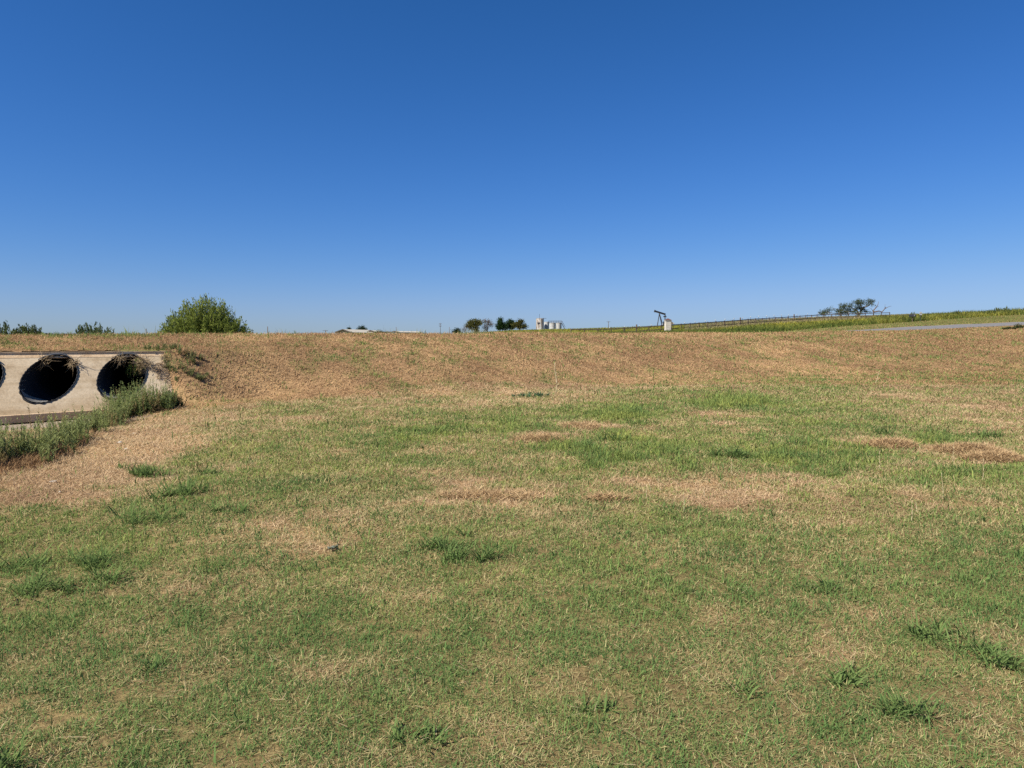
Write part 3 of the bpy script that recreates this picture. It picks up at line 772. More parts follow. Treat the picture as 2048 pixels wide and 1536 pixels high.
def channel_weeds():
    line = [(-420, 985), (-260, 962), (-150, 948), (-60, 935), (0, 930), (60, 922), (110, 905), (160, 880), (205, 856), (250, 838), (285, 822)]
    pts = np.array([ground_at(a, b)[:2] for a, b in line])
    P = []
    for i in range(330):
        s = rng.uniform(0, len(pts) - 1.001); k = int(s); q = pts[k] + (pts[k + 1] - pts[k]) * (s - k)
        off = np.abs(rng.normal(0, .42)) * rng.choice([1, 1, 1, -.35])
        q = q + np.array([-.72, .69]) * off * (.55 + .45 * (s < 7)) + rng.normal(0, .1, 2)
        P.append([q[0], q[1], 0])
    P = np.array(P); P[:, 2] = H(P[:, 0], P[:, 1])
    t, D = road_coords(P[:, 0], P[:, 1]); P = P[(D < -5.75)]
    h = rng.uniform(.2, .62, len(P)) * (.55 + .8 * fbm(P[:, 0], P[:, 1], .7, 91))
    V, q, t_, c = weed_plants(P, h, (.14, .175, .05), (.33, .37, .155), .075, 40)
    o = link('weeds', np_mesh('weeds', V, q, t_, c), M_LEAF); tag(o, 'grey-green weeds filling the gravel channel in front of the culvert', 'weeds', kind='stuff')
    # brown withered weeds along the near edge
    n = 13000
    s = rng.uniform(0, 8.2, n); k = s.astype(int); q = pts[k] + (pts[np.minimum(k + 1, len(pts) - 1)] - pts[k]) * (s - k)[:, None]
    q = q + np.array([.72, -.69]) * (np.abs(rng.normal(0, .34, n)) * np.interp(s, [3, 5, 8], [1.5, 1, .5]) - .05)[:, None]
    root = np.stack([q[:, 0], q[:, 1], H(q[:, 0], q[:, 1])], 1)
    c = np.array([.20, .115, .06]) + rng.random((n, 1)) * np.array([.16, .12, .06])
    A = blades(root, rng.uniform(0, 6.28, n), np.abs(rng.normal(.8, .4, n)), rng.uniform(0, .9, n), rng.uniform(.06, .2, n), rng.uniform(.006, .012, n), c, None, rng.normal(0, .6, n))
    o = link('withered_weeds', np_mesh('withered_weeds', A[0], A[1], A[2], A[3]), M_DRY); tag(o, 'red-brown withered weeds along the near edge of the channel', 'weeds', kind='stuff')
channel_weeds()

def weed_bush(px, py, h, rx, n, lab, c1, c2, name='weed_bush', seed=3, leaf=.08, per=38, ry=.7, pos=None):
    g0 = ground_at(px, py) if pos is None else np.array([*pos, Hp(*pos)]); rg = np.random.default_rng(seed)
    a = rg.uniform(0, 6.28, n); q = rg.uniform(0, 1, n) ** .5
    P = np.stack([np.cos(a) * q * rx, np.sin(a) * q * rx * ry, np.zeros(n)], 1)
    W = P + g0; P[:, 2] = H(W[:, 0], W[:, 1]) - g0[2]
    V, qd, t_, c = weed_plants(P, h * np.sqrt(1 - .72 * q * q) * rg.uniform(.75, 1.05, n), c1, c2, leaf, per, seed)
    o = link(name, np_mesh(name, V, qd, t_, c), M_LEAF, None, g0); tag(o, lab, 'weed'); return o
weed_bush(305, 815, .88, .82, 85, 'bushy grey-green weed growing against the mouth of the right-hand pipe', (.13, .175, .05), (.31, .37, .15), seed=6, pos=tuple(crest_pt(2.65) + 6.3 * N_W))
weed_bush(343, 803, .5, .32, 26, 'dark leafy weed at the right end of the weeds beside the culvert', (.03, .055, .025), (.09, .13, .055), seed=9, leaf=.075, pos=tuple(crest_pt(3.45) + 6.15 * N_W))

# --- coarse grass tufts standing out of the lawn
def tuft(px, py, rad, n, L, lab, c1=(.08, .135, .04), c2=(.18, .25, .08), seed=0, lean=(.5, 1.25), wd=.0085, group='coarse green tufts in the lawn', sq=.6, name='grass_tuft', cat_='grass tuft'):
    g0 = ground_at(px, py); rg = np.random.default_rng(seed + int(px))
    nk = max(2, n // 14)                         # a few crowns side by side
    ka = rg.uniform(0, 6.28, nk); kr = rad * np.sqrt(rg.random(nk))
    K = np.stack([np.cos(ka) * kr, np.sin(ka) * kr * sq], 1); k = rg.integers(0, nk, n)
    P = np.zeros((n, 3)); P[:, :2] = K[k] + rg.normal(0, .02, (n, 2))
    W = P + g0; P[:, 2] = H(W[:, 0], W[:, 1]) - g0[2] - .004
    tone = np.clip(rg.random(n) * .8 + rg.random(nk)[k] * .4, 0, 1)[:, None]
    c = np.array(c1) + (np.array(c2) - np.array(c1)) * tone
    out = []
    az = rg.uniform(0, 6.28, n); ln = rg.uniform(*lean, n); LL = L * rg.uniform(.5, 1.15, n)
    V, q, t_, cc = blades(P, az, ln, rg.uniform(.1, .6, n), LL, wd * rg.uniform(.7, 1.3, n), c, c * .8 + .02, rg.normal(0, .5, n))
    o = link(name, np_mesh(name, V, q, t_, cc), M_GREEN, None, g0); tag(o, lab, cat_, group); return o
TUFTS = [
    (300, 952, .26, 150, .24, 'dense dark green grass tuft alone on the tan slope left of the field'),
    (345, 995, .20, 60, .24, 'loose blue-green tuft, nearer of the two touching tufts below the dense one'),
    (388, 985, .20, 55, .26, 'loose tuft with long blades, farther of the two touching tufts'),
    (424, 950, .13, 45, .18, 'small tuft with spiky blades, right of the dense tuft'),
    (249, 938, .08, 22, .15, 'tiny sparse tuft just left of the dense tuft'),
    (282, 1040, .26, 60, .26, 'pale thin tuft standing in the green band at left'),
    (456, 1024, .16, 50, .16, 'low flat tuft at the right end of the green band'),
    (32, 1140, .22, 70, .22, 'wide tuft cut close to the left edge of the photo'),
    (168, 1130, .20, 70, .20, 'bright tuft behind the two other tufts in the left lawn'),
    (88, 1180, .20, 80, .18, 'lowest and widest of the four tufts in the left lawn'),
    (212, 1160, .13, 45, .18, 'rightmost of the four tufts in the left lawn'),
    (875, 1100, .17, 75, .20, 'left half of the big ragged tuft in the middle of the lawn'),
    (938, 1118, .18, 100, .19, 'right half of the big ragged tuft in the middle of the lawn'),
    (935, 1072, .05, 14, .16, 'few dark upright blades just behind the big ragged tuft'),
    (1455, 915, .22, 110, .24, 'tall dark tuft at the near edge of the bright green grass'),
    (1232, 882, .30, 80, .20, 'rounded tuft in the bright green grass in mid-field'),
    (1888, 1272, .16, 55, .16, 'long tuft of wide blades in the right lawn'),
    (1935, 1305, .12, 40, .15, 'middle tuft of the row of wide-bladed tufts at right'),
    (2010, 1330, .11, 45, .16, 'tuft nearest the right edge in the row of wide-bladed tufts'),
    (1720, 1370, .14, 36, .14, 'thin spreading tuft left of the flat one near the bottom right'),
    (1795, 1425, .15, 55, .15, 'flat star-shaped tuft near the bottom right corner'),
    (1640, 1180, .16, 50, .13, 'faint fine-bladed tuft in the right lawn'),
    (795, 1478, .05, 16, .12, 'small dark broad-bladed sprout near the bottom centre'),
    (1470, 1385, .06, 14, .13, 'two or three broad yellow-green blades in the bottom lawn'),
    (1980, 876, .22, 60, .26, 'tuft behind the heap of clippings at the right'),
    (1765, 868, .22, 60, .22, 'tuft behind the rounded heap of clippings'),
    (1360, 783, .35, 60, .22, 'small dark tuft alone at the foot of the brown bank'),
    (870, 1485, .05, 12, .10, 'few short blades beside the small sprout near the bottom centre'),
    (1200, 1425, .08, 20, .10, 'short bright tuft in the lawn at the bottom, right of centre'),
    (330, 1340, .08, 24, .10, 'short bright tuft in the bottom left lawn'),
]
for i, (px, py, rad, n, L, lab) in enumerate(TUFTS):
    far = py < 1000
    tuft(px, py, rad, int(n * (1.6 if far else 1.9)), L * (1.0 if far else 1.1), lab, seed=i, wd=.016 if py < 920 else (.012 if far else .0085), lean=(.35, 1.2) if far else (.55, 1.3))
tuft(30, 1545, .16, 60, .2, 'long-bladed tuft in the bottom left corner of the photo', seed=77, lean=(.2, .9), wd=.008)
tuft(1060, 793, .62, 260, .20, 'broad blue-green weed patch at the foot of the bank beside the dry stalk', (.035, .095, .05), (.09, .18, .085), seed=78, wd=.026, lean=(.3, 1.1), sq=.9, name='weed_patch', cat_='weed')

weed_bush(352, 722, .30, .9, 30, 'thin grey-green weeds on the bank just right of the concrete headwall', (.12, .14, .05), (.27, .29, .13), 'weed_patch', 44, .09, 20)

# --- dry stalks
def stalk(px, py, h, lab, lean=(0, 0), r=.006, side=True, col=None):
    g0 = ground_at(px, py); rg = random.Random(int(px * 7 + py))
    mb = MB(); pts = []; rad = []
    for i in range(9):
        s = i / 8
        pts.append((lean[0] * s * h + .025 * h * math.sin(5 * s + rg.random() * .3), lean[1] * s * h, s * h)); rad.append(r * (1 - .55 * s))
    mb.tube(pts, rad, 6)
    if side:
        for k in range(5):
            i = 1 + k; p = pts[i]; a = rg.uniform(0, 6.28); l = h * rg.uniform(.06, .16)
            mb.tube([p, (p[0] + math.cos(a) * l * .6, p[1] + math.sin(a) * l * .6, p[2] + l * .8)], [r * .5, r * .25], 5)
    me_o = mb.build('dry_stalk', M_STALK, None, smooth=True); me_o.location = g0
    tag(me_o, lab, 'stalk', 'dry stalks standing in the grass'); return me_o
M_STALK = noisy('straw_stalk', [(.3, (.36, .29, .16)), (.7, (.5, .42, .26))], 8)
stalk(1112, 788, 1.02, 'tall dry straw-coloured stalk with side twigs at the foot of the bank', (-.02, 0), .017)
for (px, py, h, ln, lab) in [
    (1292, 1000, .16, (.04, 0), 'short pale stalk leftmost in the row of stalks right of centre'),
    (1300, 988, .13, (0, 0), 'thin pale stalk close beside the leftmost stalk, set farther back'),
    (1316, 968, .07, (0, 0), 'very short whitish stalk at the back of the row of stalks'),
    (1367, 1025, .20, (.03, 0), 'upright whitish stalk standing alone in the middle of the row of stalks'),
    (1408, 995, .11, (0, 0), 'short pale stalk rightmost in the row of stalks'),
    (1822, 1045, .20, (.05, 0), 'pale upright stalk in the right lawn, taller of a close pair'),
    (1832, 1028, .13, (0, 0), 'pale upright stalk in the right lawn, shorter of a close pair'),
    (1758, 940, .24, (.02, 0), 'hooked pale stalk near the rounded heap of clippings'),
    (1904, 925, .26, (.1, 0), 'leaning straw stalk in front of the long heap of clippings'),
    (1964, 965, .28, (.05, 0), 'pale straw stalk in front of the right end of the long heap'),
    (1885, 1000, .28, (-.04, 0), 'thin pale stalk in the open lawn below the long heap of clippings'),
    (1462, 950, .2, (.03, 0), 'thin straw stalk below the tall dark tuft'),
    (1750, 768, .55, (.35, 0), 'bent straw stalk on the brown slope at right')]:
    stalk(px, py, h, lab, ln, .0042 if py > 900 else .011, py < 950)

# --- heaps of mown clippings
def heap(px, py, rx, ry, h, n, lab, seed):
    g0 = ground_at(px, py); rg = np.random.default_rng(seed)
    P = np.zeros((n, 3)); a = rg.uniform(0, 6.28, n); q = np.sqrt(rg.random(n))
    P[:, 0] = np.cos(a) * q * rx; P[:, 1] = np.sin(a) * q * ry
    W = P + g0; lump = .45 + .9 * fbm(W[:, 0], W[:, 1], .35, 60 + seed)
    P[:, 2] = H(W[:, 0], W[:, 1]) - g0[2] + h * (1 - q ** 1.7) * lump * rg.uniform(.35, 1, n)
    c = np.array([.27, .175, .09]) + rng.random((n, 1)) * np.array([.28, .215, .12])
    V, qd, t_, cc = blades(P, rg.uniform(0, 6.28, n), rg.uniform(1.0, 1.75, n), rg.normal(.1, .4, n), rg.uniform(.07, .2, n), rg.uniform(.006, .011, n), c, None, rg.normal(0, .8, n))
    o = link('clippings_heap', np_mesh('clippings_heap', V, qd, t_, cc), M_DRY, None, g0)
    tag(o, lab, 'clippings heap', 'heaps of mown clippings')
heap(1780, 892, .42, .40, .10, 3600, 'rounded tan heap of mown clippings lying in green grass', 1)
heap(1925, 903, .46, .36, .11, 3400, 'long brown heap of clippings with dark hollows, near the right edge', 2)
heap(1985, 918, .45, .30, .10, 3000, 'right-hand heap of clippings, running out of the photo', 3)
heap(1080, 880, .48, .35, .07, 2600, 'reddish flat heap of clippings in mid-field', 4)
heap(1165, 855, .42, .40, .07, 2200, 'small heap of clippings behind the flat reddish one', 5)
heap(975, 995, .6, .22, .04, 1300, 'thin scattered ridge of clippings across the middle of the lawn', 6)
heap(1215, 1000, .22, .12, .045, 900, 'small tan clump of clippings right of the scattered ridge', 7)

# --- a crumpled leaf on the tan patch, pale stones by the channel
def crumpled(px, py, s, lab):
    g0 = ground_at(px, py); bm = bmesh.new()
    bmesh.ops.create_grid(bm, x_segments=10, y_segments=8, size=1)
    for v in bm.verts:
        x, y = v.co.x, v.co.y; w = 1 - .35 * abs(x) ** 2
        v.co = Vector((x * s, y * s * .55 * w, s * (.25 + .22 * math.sin(5 * x + 2 * y) + .2 * math.sin(4 * y - 3 * x) + .25 * y * y)))
    me = bpy.data.meshes.new('leaf'); bm.to_mesh(me); bm.free()
    o = link('leaf', me, noisy('withered_leaf', [(.3, (.09, .105, .075)), (.7, (.19, .205, .15))], 14), None, g0 + np.array([0, 0, .02])); o.rotation_euler = (0, 0, .4)
    o.modifiers.new('thick', 'SOLIDIFY').thickness = .003
    tag(o, lab, 'leaf')
crumpled(666, 1103, .038, 'dark grey-green crumpled leaf lying on the tan patch of lawn')
M_PALE = noisy('pale_stone', [(.3, (.34, .3, .24)), (.7, (.5, .45, .37))], 5, bump=.4)
def stone(px, py, s, lab, sq=.45, dz=0):
    g0 = ground_at(px, py); bm = bmesh.new(); bmesh.ops.create_icosphere(bm, subdivisions=3, radius=1); rd = random.Random(int(px + py))
    ph = [rd.uniform(0, 6) for _ in range(6)]
    for v in bm.verts:
        c = v.co; k = 1 + .16 * math.sin(3 * c.x + ph[0]) + .13 * math.sin(4 * c.y + ph[1]) + .1 * math.sin(5 * c.z + ph[2] + 2 * c.x)
        v.co = Vector((c.x * k * s, c.y * k * s * .75, c.z * k * s * sq))
    me = bpy.data.meshes.new('stone'); bm.to_mesh(me); bm.free()
    o = link('stone', me, M_PALE, None, g0 + np.array([0, 0, s * sq * .3 + dz])); o.rotation_euler = (0, 0, rd.uniform(0, 3))
    tag(o, lab, 'stone', 'pale stones by the channel')
for px, py, s, lab in [(107, 965, .035, 'pale stone with a dark hollow on the tan slope below the weeds'), (120, 985, .022, 'small chalky stone lowest on the tan slope'),
                       (252, 899, .035, 'flat whitish stone right of the weeds, nearest of three'), (240, 886, .045, 'whitish flat stone beside the weeds, middle of three'),
                       (268, 868, .035, 'small white stone at the edge of the weeds, farthest of three'), (8, 845, .13, 'broken chunk of concrete in the gravel at the left edge'),
                       (30, 838, .09, 'smaller concrete chunk beside the broken one under the curb')]:
    stone(px, py, s, lab)

# --- washed-up brush at the pipe mouths
def debris(t, ang, n, sx, lab, seed, drop=.3):
    rg = np.random.default_rng(seed)
    c0 = np.array([*mouth(t), PIPE_Z]); a3 = np.array([*PIPE_A, 0]); e3 = np.array([*PIPE_E, 0]); z3 = np.array([0, 0, 1.])
    p = c0 + (math.cos(ang) * e3 + math.sin(ang) * z3) * (PIPE_R - .06)
    Nn = np.cross(WD, WSV); Nn = Nn if Nn[2] > 0 else -Nn
    p = p - ((p - WTOP) @ Nn) / (a3 @ Nn) * a3
    mb = MB()
    for i in range(n):
        s = p + rg.normal(0, sx, 3) * np.array([1, .7, .8]); d = rg.normal(0, 1, 3); d[2] -= drop; d /= np.linalg.norm(d); L = rg.uniform(.1, .34)
        m_ = s + d * L * .5 + rg.normal(0, .03, 3); e = s + d * L
        mb.tube([tuple(s - p), tuple(m_ - p), tuple(e - p)], [.006, .005, .003], 4)
    o = mb.build('brush_debris', M_STALKDARK, None, smooth=True); o.location = p
    tag(o, lab, 'brush', 'washed-up brush caught on the culvert')
M_STALKDARK = noisy('dry_brush', [(.3, (.14, .095, .05)), (.7, (.36, .27, .16))], 4)
debris(PIPE_T[2], R(42), 200, .12, 'tangle of dry brush hanging over the right side of the right-hand pipe', 1)
debris(PIPE_T[2], R(112), 70, .075, 'small tuft of dry brush on the upper left rim of the right-hand pipe', 2)
debris(PIPE_T[1], R(48), 50, .055, 'dry brush stuck at the upper right rim of the middle pipe', 3)
debris(PIPE_T[1], R(118), 30, .05, 'few dry twigs on the upper left rim of the middle pipe', 4)

_p = np.array([*mouth(PIPE_T[2]), PIPE_Z]) + np.array([*PIPE_E, 0]) * .2 + np.array([*PIPE_A, 0]) * .7 + np.array([0, 0, .0])
_n = 9; _P = rng.normal(0, .10, (_n, 3)) * np.array([1, 1, .6])
_V, _q, _t, _c = weed_plants(_P, rng.uniform(.25, .42, _n), (.05, .08, .02), (.14, .19, .05), .08, 18, 21)
tag(link('leafy_sprig', np_mesh('leafy_sprig', _V, _q, _t, _c), M_LEAF, None, _p), 'green leafy sprig growing in the upper right of the right-hand pipe mouth', 'weed')

# --- soil and dry grass spilling over the right end of the wall; greenery at the far mouths of the pipes
def spill():
    n = 4600; u = rng.uniform(3.3, 4.5, n); v = rng.uniform(0, 1.0, n)
    P = WTOP + WD * u[:, None] + WSV * (v * 1.97)[:, None]
    edge = 4.12 - .5 * v + (fbm(u * 3, v * 3, 1.0, 71) - .5) * 1.0
    P = P[u > edge]; n = len(P); P = P + np.array([0, 0, .01])
    c = np.array([.38, .27, .16]) + rng.random((n, 1)) * np.array([.2, .16, .11])
    A = blades(P, rng.uniform(0, 6.28, n), rng.uniform(1.2, 1.6, n), rng.normal(.2, .4, n), rng.uniform(.06, .2, n), rng.uniform(.006, .012, n), c, None, rng.normal(0, .6, n))
    o = link('spilled_straw', np_mesh('spilled_straw', A[0], A[1], A[2], A[3]), M_DRY); tag(o, 'dry straw spilling over the right end of the concrete headwall', 'straw', kind='stuff')
spill()
mo = mouth(PIPE_T[2]) + PIPE_A * 20 - PIPE_E * 3.6
P = np.stack([mo[0] + rng.normal(0, 1.3, 70), mo[1] + rng.normal(0, .8, 70), np.zeros(70)], 1); P[:, 2] = H(P[:, 0], P[:, 1])
V, q, t_, c = weed_plants(P - np.array([*mo, 0]), rng.uniform(.6, 1.6, 70), (.05, .09, .03), (.15, .2, .07), .16, 30, 12)
o = link('weed_thicket', np_mesh('weed_thicket', V, q, t_, c), M_LEAF, None, (*mo, 0)); tag(o, 'green thicket seen through the right-hand pipe at its far mouth', 'weed')

# --- tall grass and yellow weeds beyond the road
def far_weeds():
    def field(n, umin, umax, y0, y1, hmin, hmax, cols, name, lab, cat_, cond=None, w=.075, per=1):
        Y = np.exp(rng.uniform(math.log(y0), math.log(y1), n)); U = rng.uniform(umin, umax, n); X = U * Y
        t, D = road_coords(X, Y); k = (D > 9) & (t > 14)
        if cond is not None: k &= cond(U, Y, t, D)
        X, Y, U = X[k], Y[k], U[k]; n = len(X)
        m = np.clip(Y / 110, .7, 2.2)
        root = np.stack([X, Y, H(X, Y) - .03], 1)
        q = np.clip(fbm(X, Y, 7, 81) * 1.6 - .3 + rng.normal(0, .18, n) - .5 * (U > .12) * sstep(45, 14, D[k]) * (name == 'goldenrod_field'), 0, 1)[:, None]
        c1, c2, c3 = [np.array(c) for c in cols]
        c = np.where(q < .5, c1 + (c2 - c1) * q * 2, c2 + (c3 - c2) * (q * 2 - 1)) * rng.uniform(.7, 1.25, n)[:, None]
        hN = (.6 + .8 * fbm(X, Y, 3.0, 83))
        L = rng.uniform(hmin, hmax, n) * hN
        A = blades(root, rng.uniform(0, 6.28, n), np.abs(rng.normal(.3, .3, n)), rng.uniform(0, .9, n), L, w * m * rng.uniform(.6, 1.4, n), c, None, rng.normal(0, .6, n))
        o = link(name, np_mesh(name, A[0], A[1], A[2], A[3]), M_LEAF); tag(o, lab, cat_, kind='stuff')
    yb = lambda U: np.interp(U, [-.1, .30, .36, .43, .51, .6, .71, .9], [10, 60, 90, 106, 117, 127, 136, 150])
    fy = lambda U: np.interp(U, [.1, .216, .43, .5125, .9], [125, 130, 165, 172, 200])
    field(220000, -.08, .74, 50, 300, .35, .85, [(.085, .12, .03), (.24, .25, .055), (.40, .34, .05)], 'goldenrod_field', 'yellow-green field of tall weeds beyond the road', 'weeds',
          lambda U, Y, t, D: (Y > yb(U)) & ((U < .27) | (Y < fy(U) - 14) | (U > .5)) & (D > 11))
    field(70000, .24, .56, 100, 240, .4, .85, [(.24, .2, .1), (.34, .28, .15), (.14, .15, .05)], 'tall_dry_grass', 'tall dry grass along the rail fence on the rise', 'grass',
          lambda U, Y, t, D: (Y > fy(U) - 16) & (Y > yb(U)))
    field(45000, .50, .80, 112, 185, .7, 1.35, [(.05, .08, .022), (.13, .155, .04), (.27, .25, .055)], 'roadside_weeds', 'dark green belt of roadside weeds on the right skyline', 'weeds',
          lambda U, Y, t, D: (Y > yb(U) + 1) & (Y < yb(U) + 26))
    # pale grass lining the far edge of the road on the left
    n = 16000; tt = rng.uniform(-14, 44, n); dd = rng.uniform(6.9, 10.5, n)
    ok = ~((tt > -4) & (tt < 14) & (dd > 8.2)); tt, dd = tt[ok], dd[ok]; n = len(tt)
    k = np.clip(np.searchsorted(CT, tt), 1, len(CT) - 1); q = CR[k] + CN[k] * dd[:, None] + rng.normal(0, .3, (n, 2))
    root = np.stack([q[:, 0], q[:, 1], H(q[:, 0], q[:, 1])], 1); patch = fbm(q[:, 0], q[:, 1], 2.2, 87)
    c = np.array([.20, .20, .08]) + rng.random((n, 1)) * np.array([.18, .16, .09])
    A = blades(root, rng.uniform(0, 6.28, n), np.abs(rng.normal(.25, .2, n)), rng.uniform(0, .6, n), rng.uniform(.1, .75, n) * np.clip(patch * 2.2 - .5, .15, 1.2), rng.uniform(.012, .03, n), c, None, rng.normal(0, .6, n))
    o = link('verge_grass', np_mesh('verge_grass', A[0], A[1], A[2], A[3]), M_LEAF); tag(o, 'pale tall grass lining the far edge of the road on the bank', 'grass', kind='stuff')
far_weeds()

# --- far trees
G = 'trees on the far skyline'
def ftree(px0, px1, row, Y, lab, c1, c2, blobs=None, leaf=.42, n=2600, seed=1, clump=.5, trunk=True, name='tree', group=G):
    b = gp((px0 + px1) / 2, Y); w = (px1 - px0) / F * Y / 2; h = ztop(row, Y) - b[2]
    if blobs is None: blobs = [(0, 0, h * .55, w * .75, w * .75, h * .36), (w * .4, 0, h * .45, w * .5, w * .6, h * .28), (-w * .45, 0, h * .42, w * .5, w * .6, h * .28)]
    else: blobs = [(x * w, y * w, z * h, rx * w, ry * w, rz * h) for x, y, z, rx, ry, rz in blobs]
    return tree(name, lab, 'tree', b, blobs, n, leaf, c1, c2, limbs(h * .8, max(.12, w * .06), w * .6, 5, seed) if trunk else None, group, clump)
DK = ((.012, .024, .012), (.04, .06, .026)); OL = ((.045, .06, .018), (.15, .15, .05)); BR = ((.10, .075, .05), (.2, .15, .10))
ftree(712, 735, 649.5, 320, 'very dark bushy tree behind the long tan barn roof', *DK, seed=2, n=5200)
ftree(693, 704, 653, 330, 'small dark tree peeping over the left part of the barn roof', *DK, seed=3, n=1900)
ftree(751, 769, 658, 290, 'low round green tree between the barn and the white house', (.03, .05, .015), (.09, .12, .04), seed=4, n=1500)
ftree(907, 922, 657, 280, 'small round dark tree at the left of the tree row', *DK, seed=5, n=1300)
ftree(930, 972, 638, 270, 'wide olive tree with a flat leaning crown, largest of the tree row', (.04, .05, .015), (.16, .15, .05), [(-.15, 0, .72, .6, .5, .24), (.3, 0, .76, .45, .4, .2), (-.5, 0, .52, .4, .4, .2), (0, 0, .35, .3, .3, .25)], n=4200, seed=6)
ftree(962, 988, 637, 272, 'grey-brown half-bare tree against the olive tree', *BR, [(-.1, 0, .75, .55, .4, .2), (.45, 0, .62, .4, .3, .22), (-.3, 0, .35, .4, .3, .2)], n=1100, seed=7, clump=.55, leaf=.34)
ftree(923, 938, 650, 262, 'grey twiggy sapling left of the olive tree', *BR, [(0, 0, .5, .8, .5, .45)], n=260, seed=8, leaf=.3)
ftree(992, 1010, 635, 285, 'tall pointed dark green tree left of the tanks', (.01, .03, .012), (.045, .08, .025), [(0, 0, .45, .7, .6, .36), (-.05, 0, .75, .38, .35, .24)], n=3000, seed=9)
ftree(1006, 1034, 639, 290, 'broad dark green tree in the middle of the tree row', (.012, .03, .012), (.05, .085, .03), [(.1, 0, .72, .6, .5, .27), (-.5, 0, .45, .4, .4, .3), (.35, 0, .45, .5, .4, .25)], n=3400, seed=10)
ftree(1024, 1054, 638.5, 286, 'yellowish-green tree with a broken crown nearest the tanks', (.05, .055, .018), (.15, .14, .045), [(.15, 0, .78, .38, .35, .2), (-.45, 0, .55, .45, .4, .25), (.65, 0, .42, .32, .3, .22), (0, 0, .45, .35, .35, .25)], n=3000, seed=11)
# thin far tree line at the left edge
ftree(84, 97, 661, 190, 'distant grey-green tree beside the left skyline shrubs', (.05, .06, .035), (.11, .12, .07), seed=12, n=900)
ftree(97, 108, 662.5, 195, 'small distant tree right of the other grey-green one', (.05, .06, .035), (.11, .12, .07), seed=13, n=700)
ftree(112, 150, 667, 230, 'very low distant tree at the foot of the left skyline shrub', (.04, .05, .03), (.09, .1, .05), [(-.7, 0, .7, .3, .3, .3), (0, 0, .65, .35, .3, .3), (.65, 0, .6, .35, .3, .3)], seed=14, n=900)

# --- the spreading oak on the right rise, with its dead limbs
def oak():
    Y = 215; g0 = gp(1722, Y)
    root = empty('oak_tree', g0, 'low spreading oak on the rise with bare dead limbs on its right', 'tree')
    L = lambda px, row: at(px, row, Y) - g0
    s = F / Y
    blobs = []
    for px, row, rx, rz in [(1652, 624, 9, 3.5), (1664, 618, 7, 5), (1678, 622, 9, 5), (1690, 614, 8, 7), (1700, 620, 10, 5), (1712, 606, 10, 4.5), (1726, 604, 13, 4.5), (1740, 603, 9, 4.5), (1734, 610, 9, 4), (1716, 614, 5, 4), (1735, 623, 8, 3), (1706, 611, 6, 5), (1645, 627, 10, 3), (1685, 626, 16, 4), (1714, 625, 14, 4), (1726, 617, 8, 4), (1697, 611, 9, 4)]:
        p = L(px, row); blobs.append((p[0], rng.normal(0, .8), p[2], rx / s, 1.1, rz / s))
    nleaf = 6600; nc = 190
    C = blob_points(blobs, nc, .2); k = rng.integers(0, nc, nleaf); P = C[k] + rng.normal(0, .30, (nleaf, 3))
    tone = rng.random(nc)[k][:, None] * .6 + rng.random(nleaf)[:, None] * .4
    V, Q, c = leaf_quads(P, .30 * rng.uniform(.6, 1.3, nleaf), np.array((.03, .045, .02)) + tone * np.array((.085, .09, .045)))
    link('crown', np_mesh('crown', V, Q, col=c), M_LEAF, root)
    q = lambda px, row, dy=0: tuple(L(px, row) + np.array([0, dy, 0]))
    segs = [([q(1718, 642), q(1718, 628), q(1714, 621)], [.45, .34, .25]), ([q(1718, 628), q(1724, 616), q(1738, 611), q(1742, 606)], [.3, .24, .16, .07]),
            ([q(1714, 621), q(1706, 617), q(1700, 612)], [.22, .15, .06]), ([q(1714, 621), q(1695, 624), q(1680, 620), q(1666, 616)], [.2, .16, .1, .05]), ([q(1695, 624), q(1672, 627), q(1652, 624)], [.14, .1, .05]),
            ([q(1724, 616), q(1722, 609), q(1714, 605)], [.15, .1, .05])]
    tubes_mesh('trunk', segs, M_BARK, root, 7)
    dead = [([q(1748, 634), q(1746, 622), q(1752, 615), q(1756, 609), q(1757, 603)], [.26, .2, .14, .08, .04]), ([q(1748, 624), q(1758, 622), q(1764, 624), q(1769, 618), q(1772, 614)], [.2, .17, .15, .12, .07]),
            ([q(1769, 618), q(1776, 614), q(1783, 612)], [.1, .06, .03]), ([q(1770, 616), q(1770, 610), q(1771, 608)], [.07, .04, .02]), ([q(1752, 615), q(1758, 612)], [.06, .03]), ([q(1746, 622), q(1742, 617), q(1738, 615)], [.08, .05, .03])]
    tubes_mesh('dead_limbs', dead, M_DEADWOOD, root, 6)
oak()
for i, (px, row, rx, Y, lab) in enumerate([(1912, 621, 1.1, 150, 'small dark bush rising from the roadside weeds, left of the pale one'), (1992, 612, 1.0, 140, 'pale feathery bush rising from the roadside weeds, left of a similar one'),
                                           (2008, 612, .9, 140, 'pale feathery bush nearest the right edge of the roadside weeds'), (1822, 624, .8, 128, 'bush beside the dark mailbox and the white sign')]):
    b = gp(px, Y); broom_bush('shrub', lab, 'shrub', b, max(1.2, ztop(row, Y) - b[2]), rx, 26, 1500, .22, (.05, .07, .03), (.16, .19, .08), 'bushes among the roadside weeds', seed=40 + i)
for i, (px, py, h, lab) in enumerate([(2038, 657, .7, 'upright green weed on the road shoulder at the right edge'), (2014, 659, .32, 'low dark weed on the road shoulder left of the upright one')]):
    weed_bush(px, py, h, .5 + .4 * i, 12, lab, (.04, .06, .025), (.13, .15, .06), 'weed', seed=30 + i, leaf=.2, per=24)

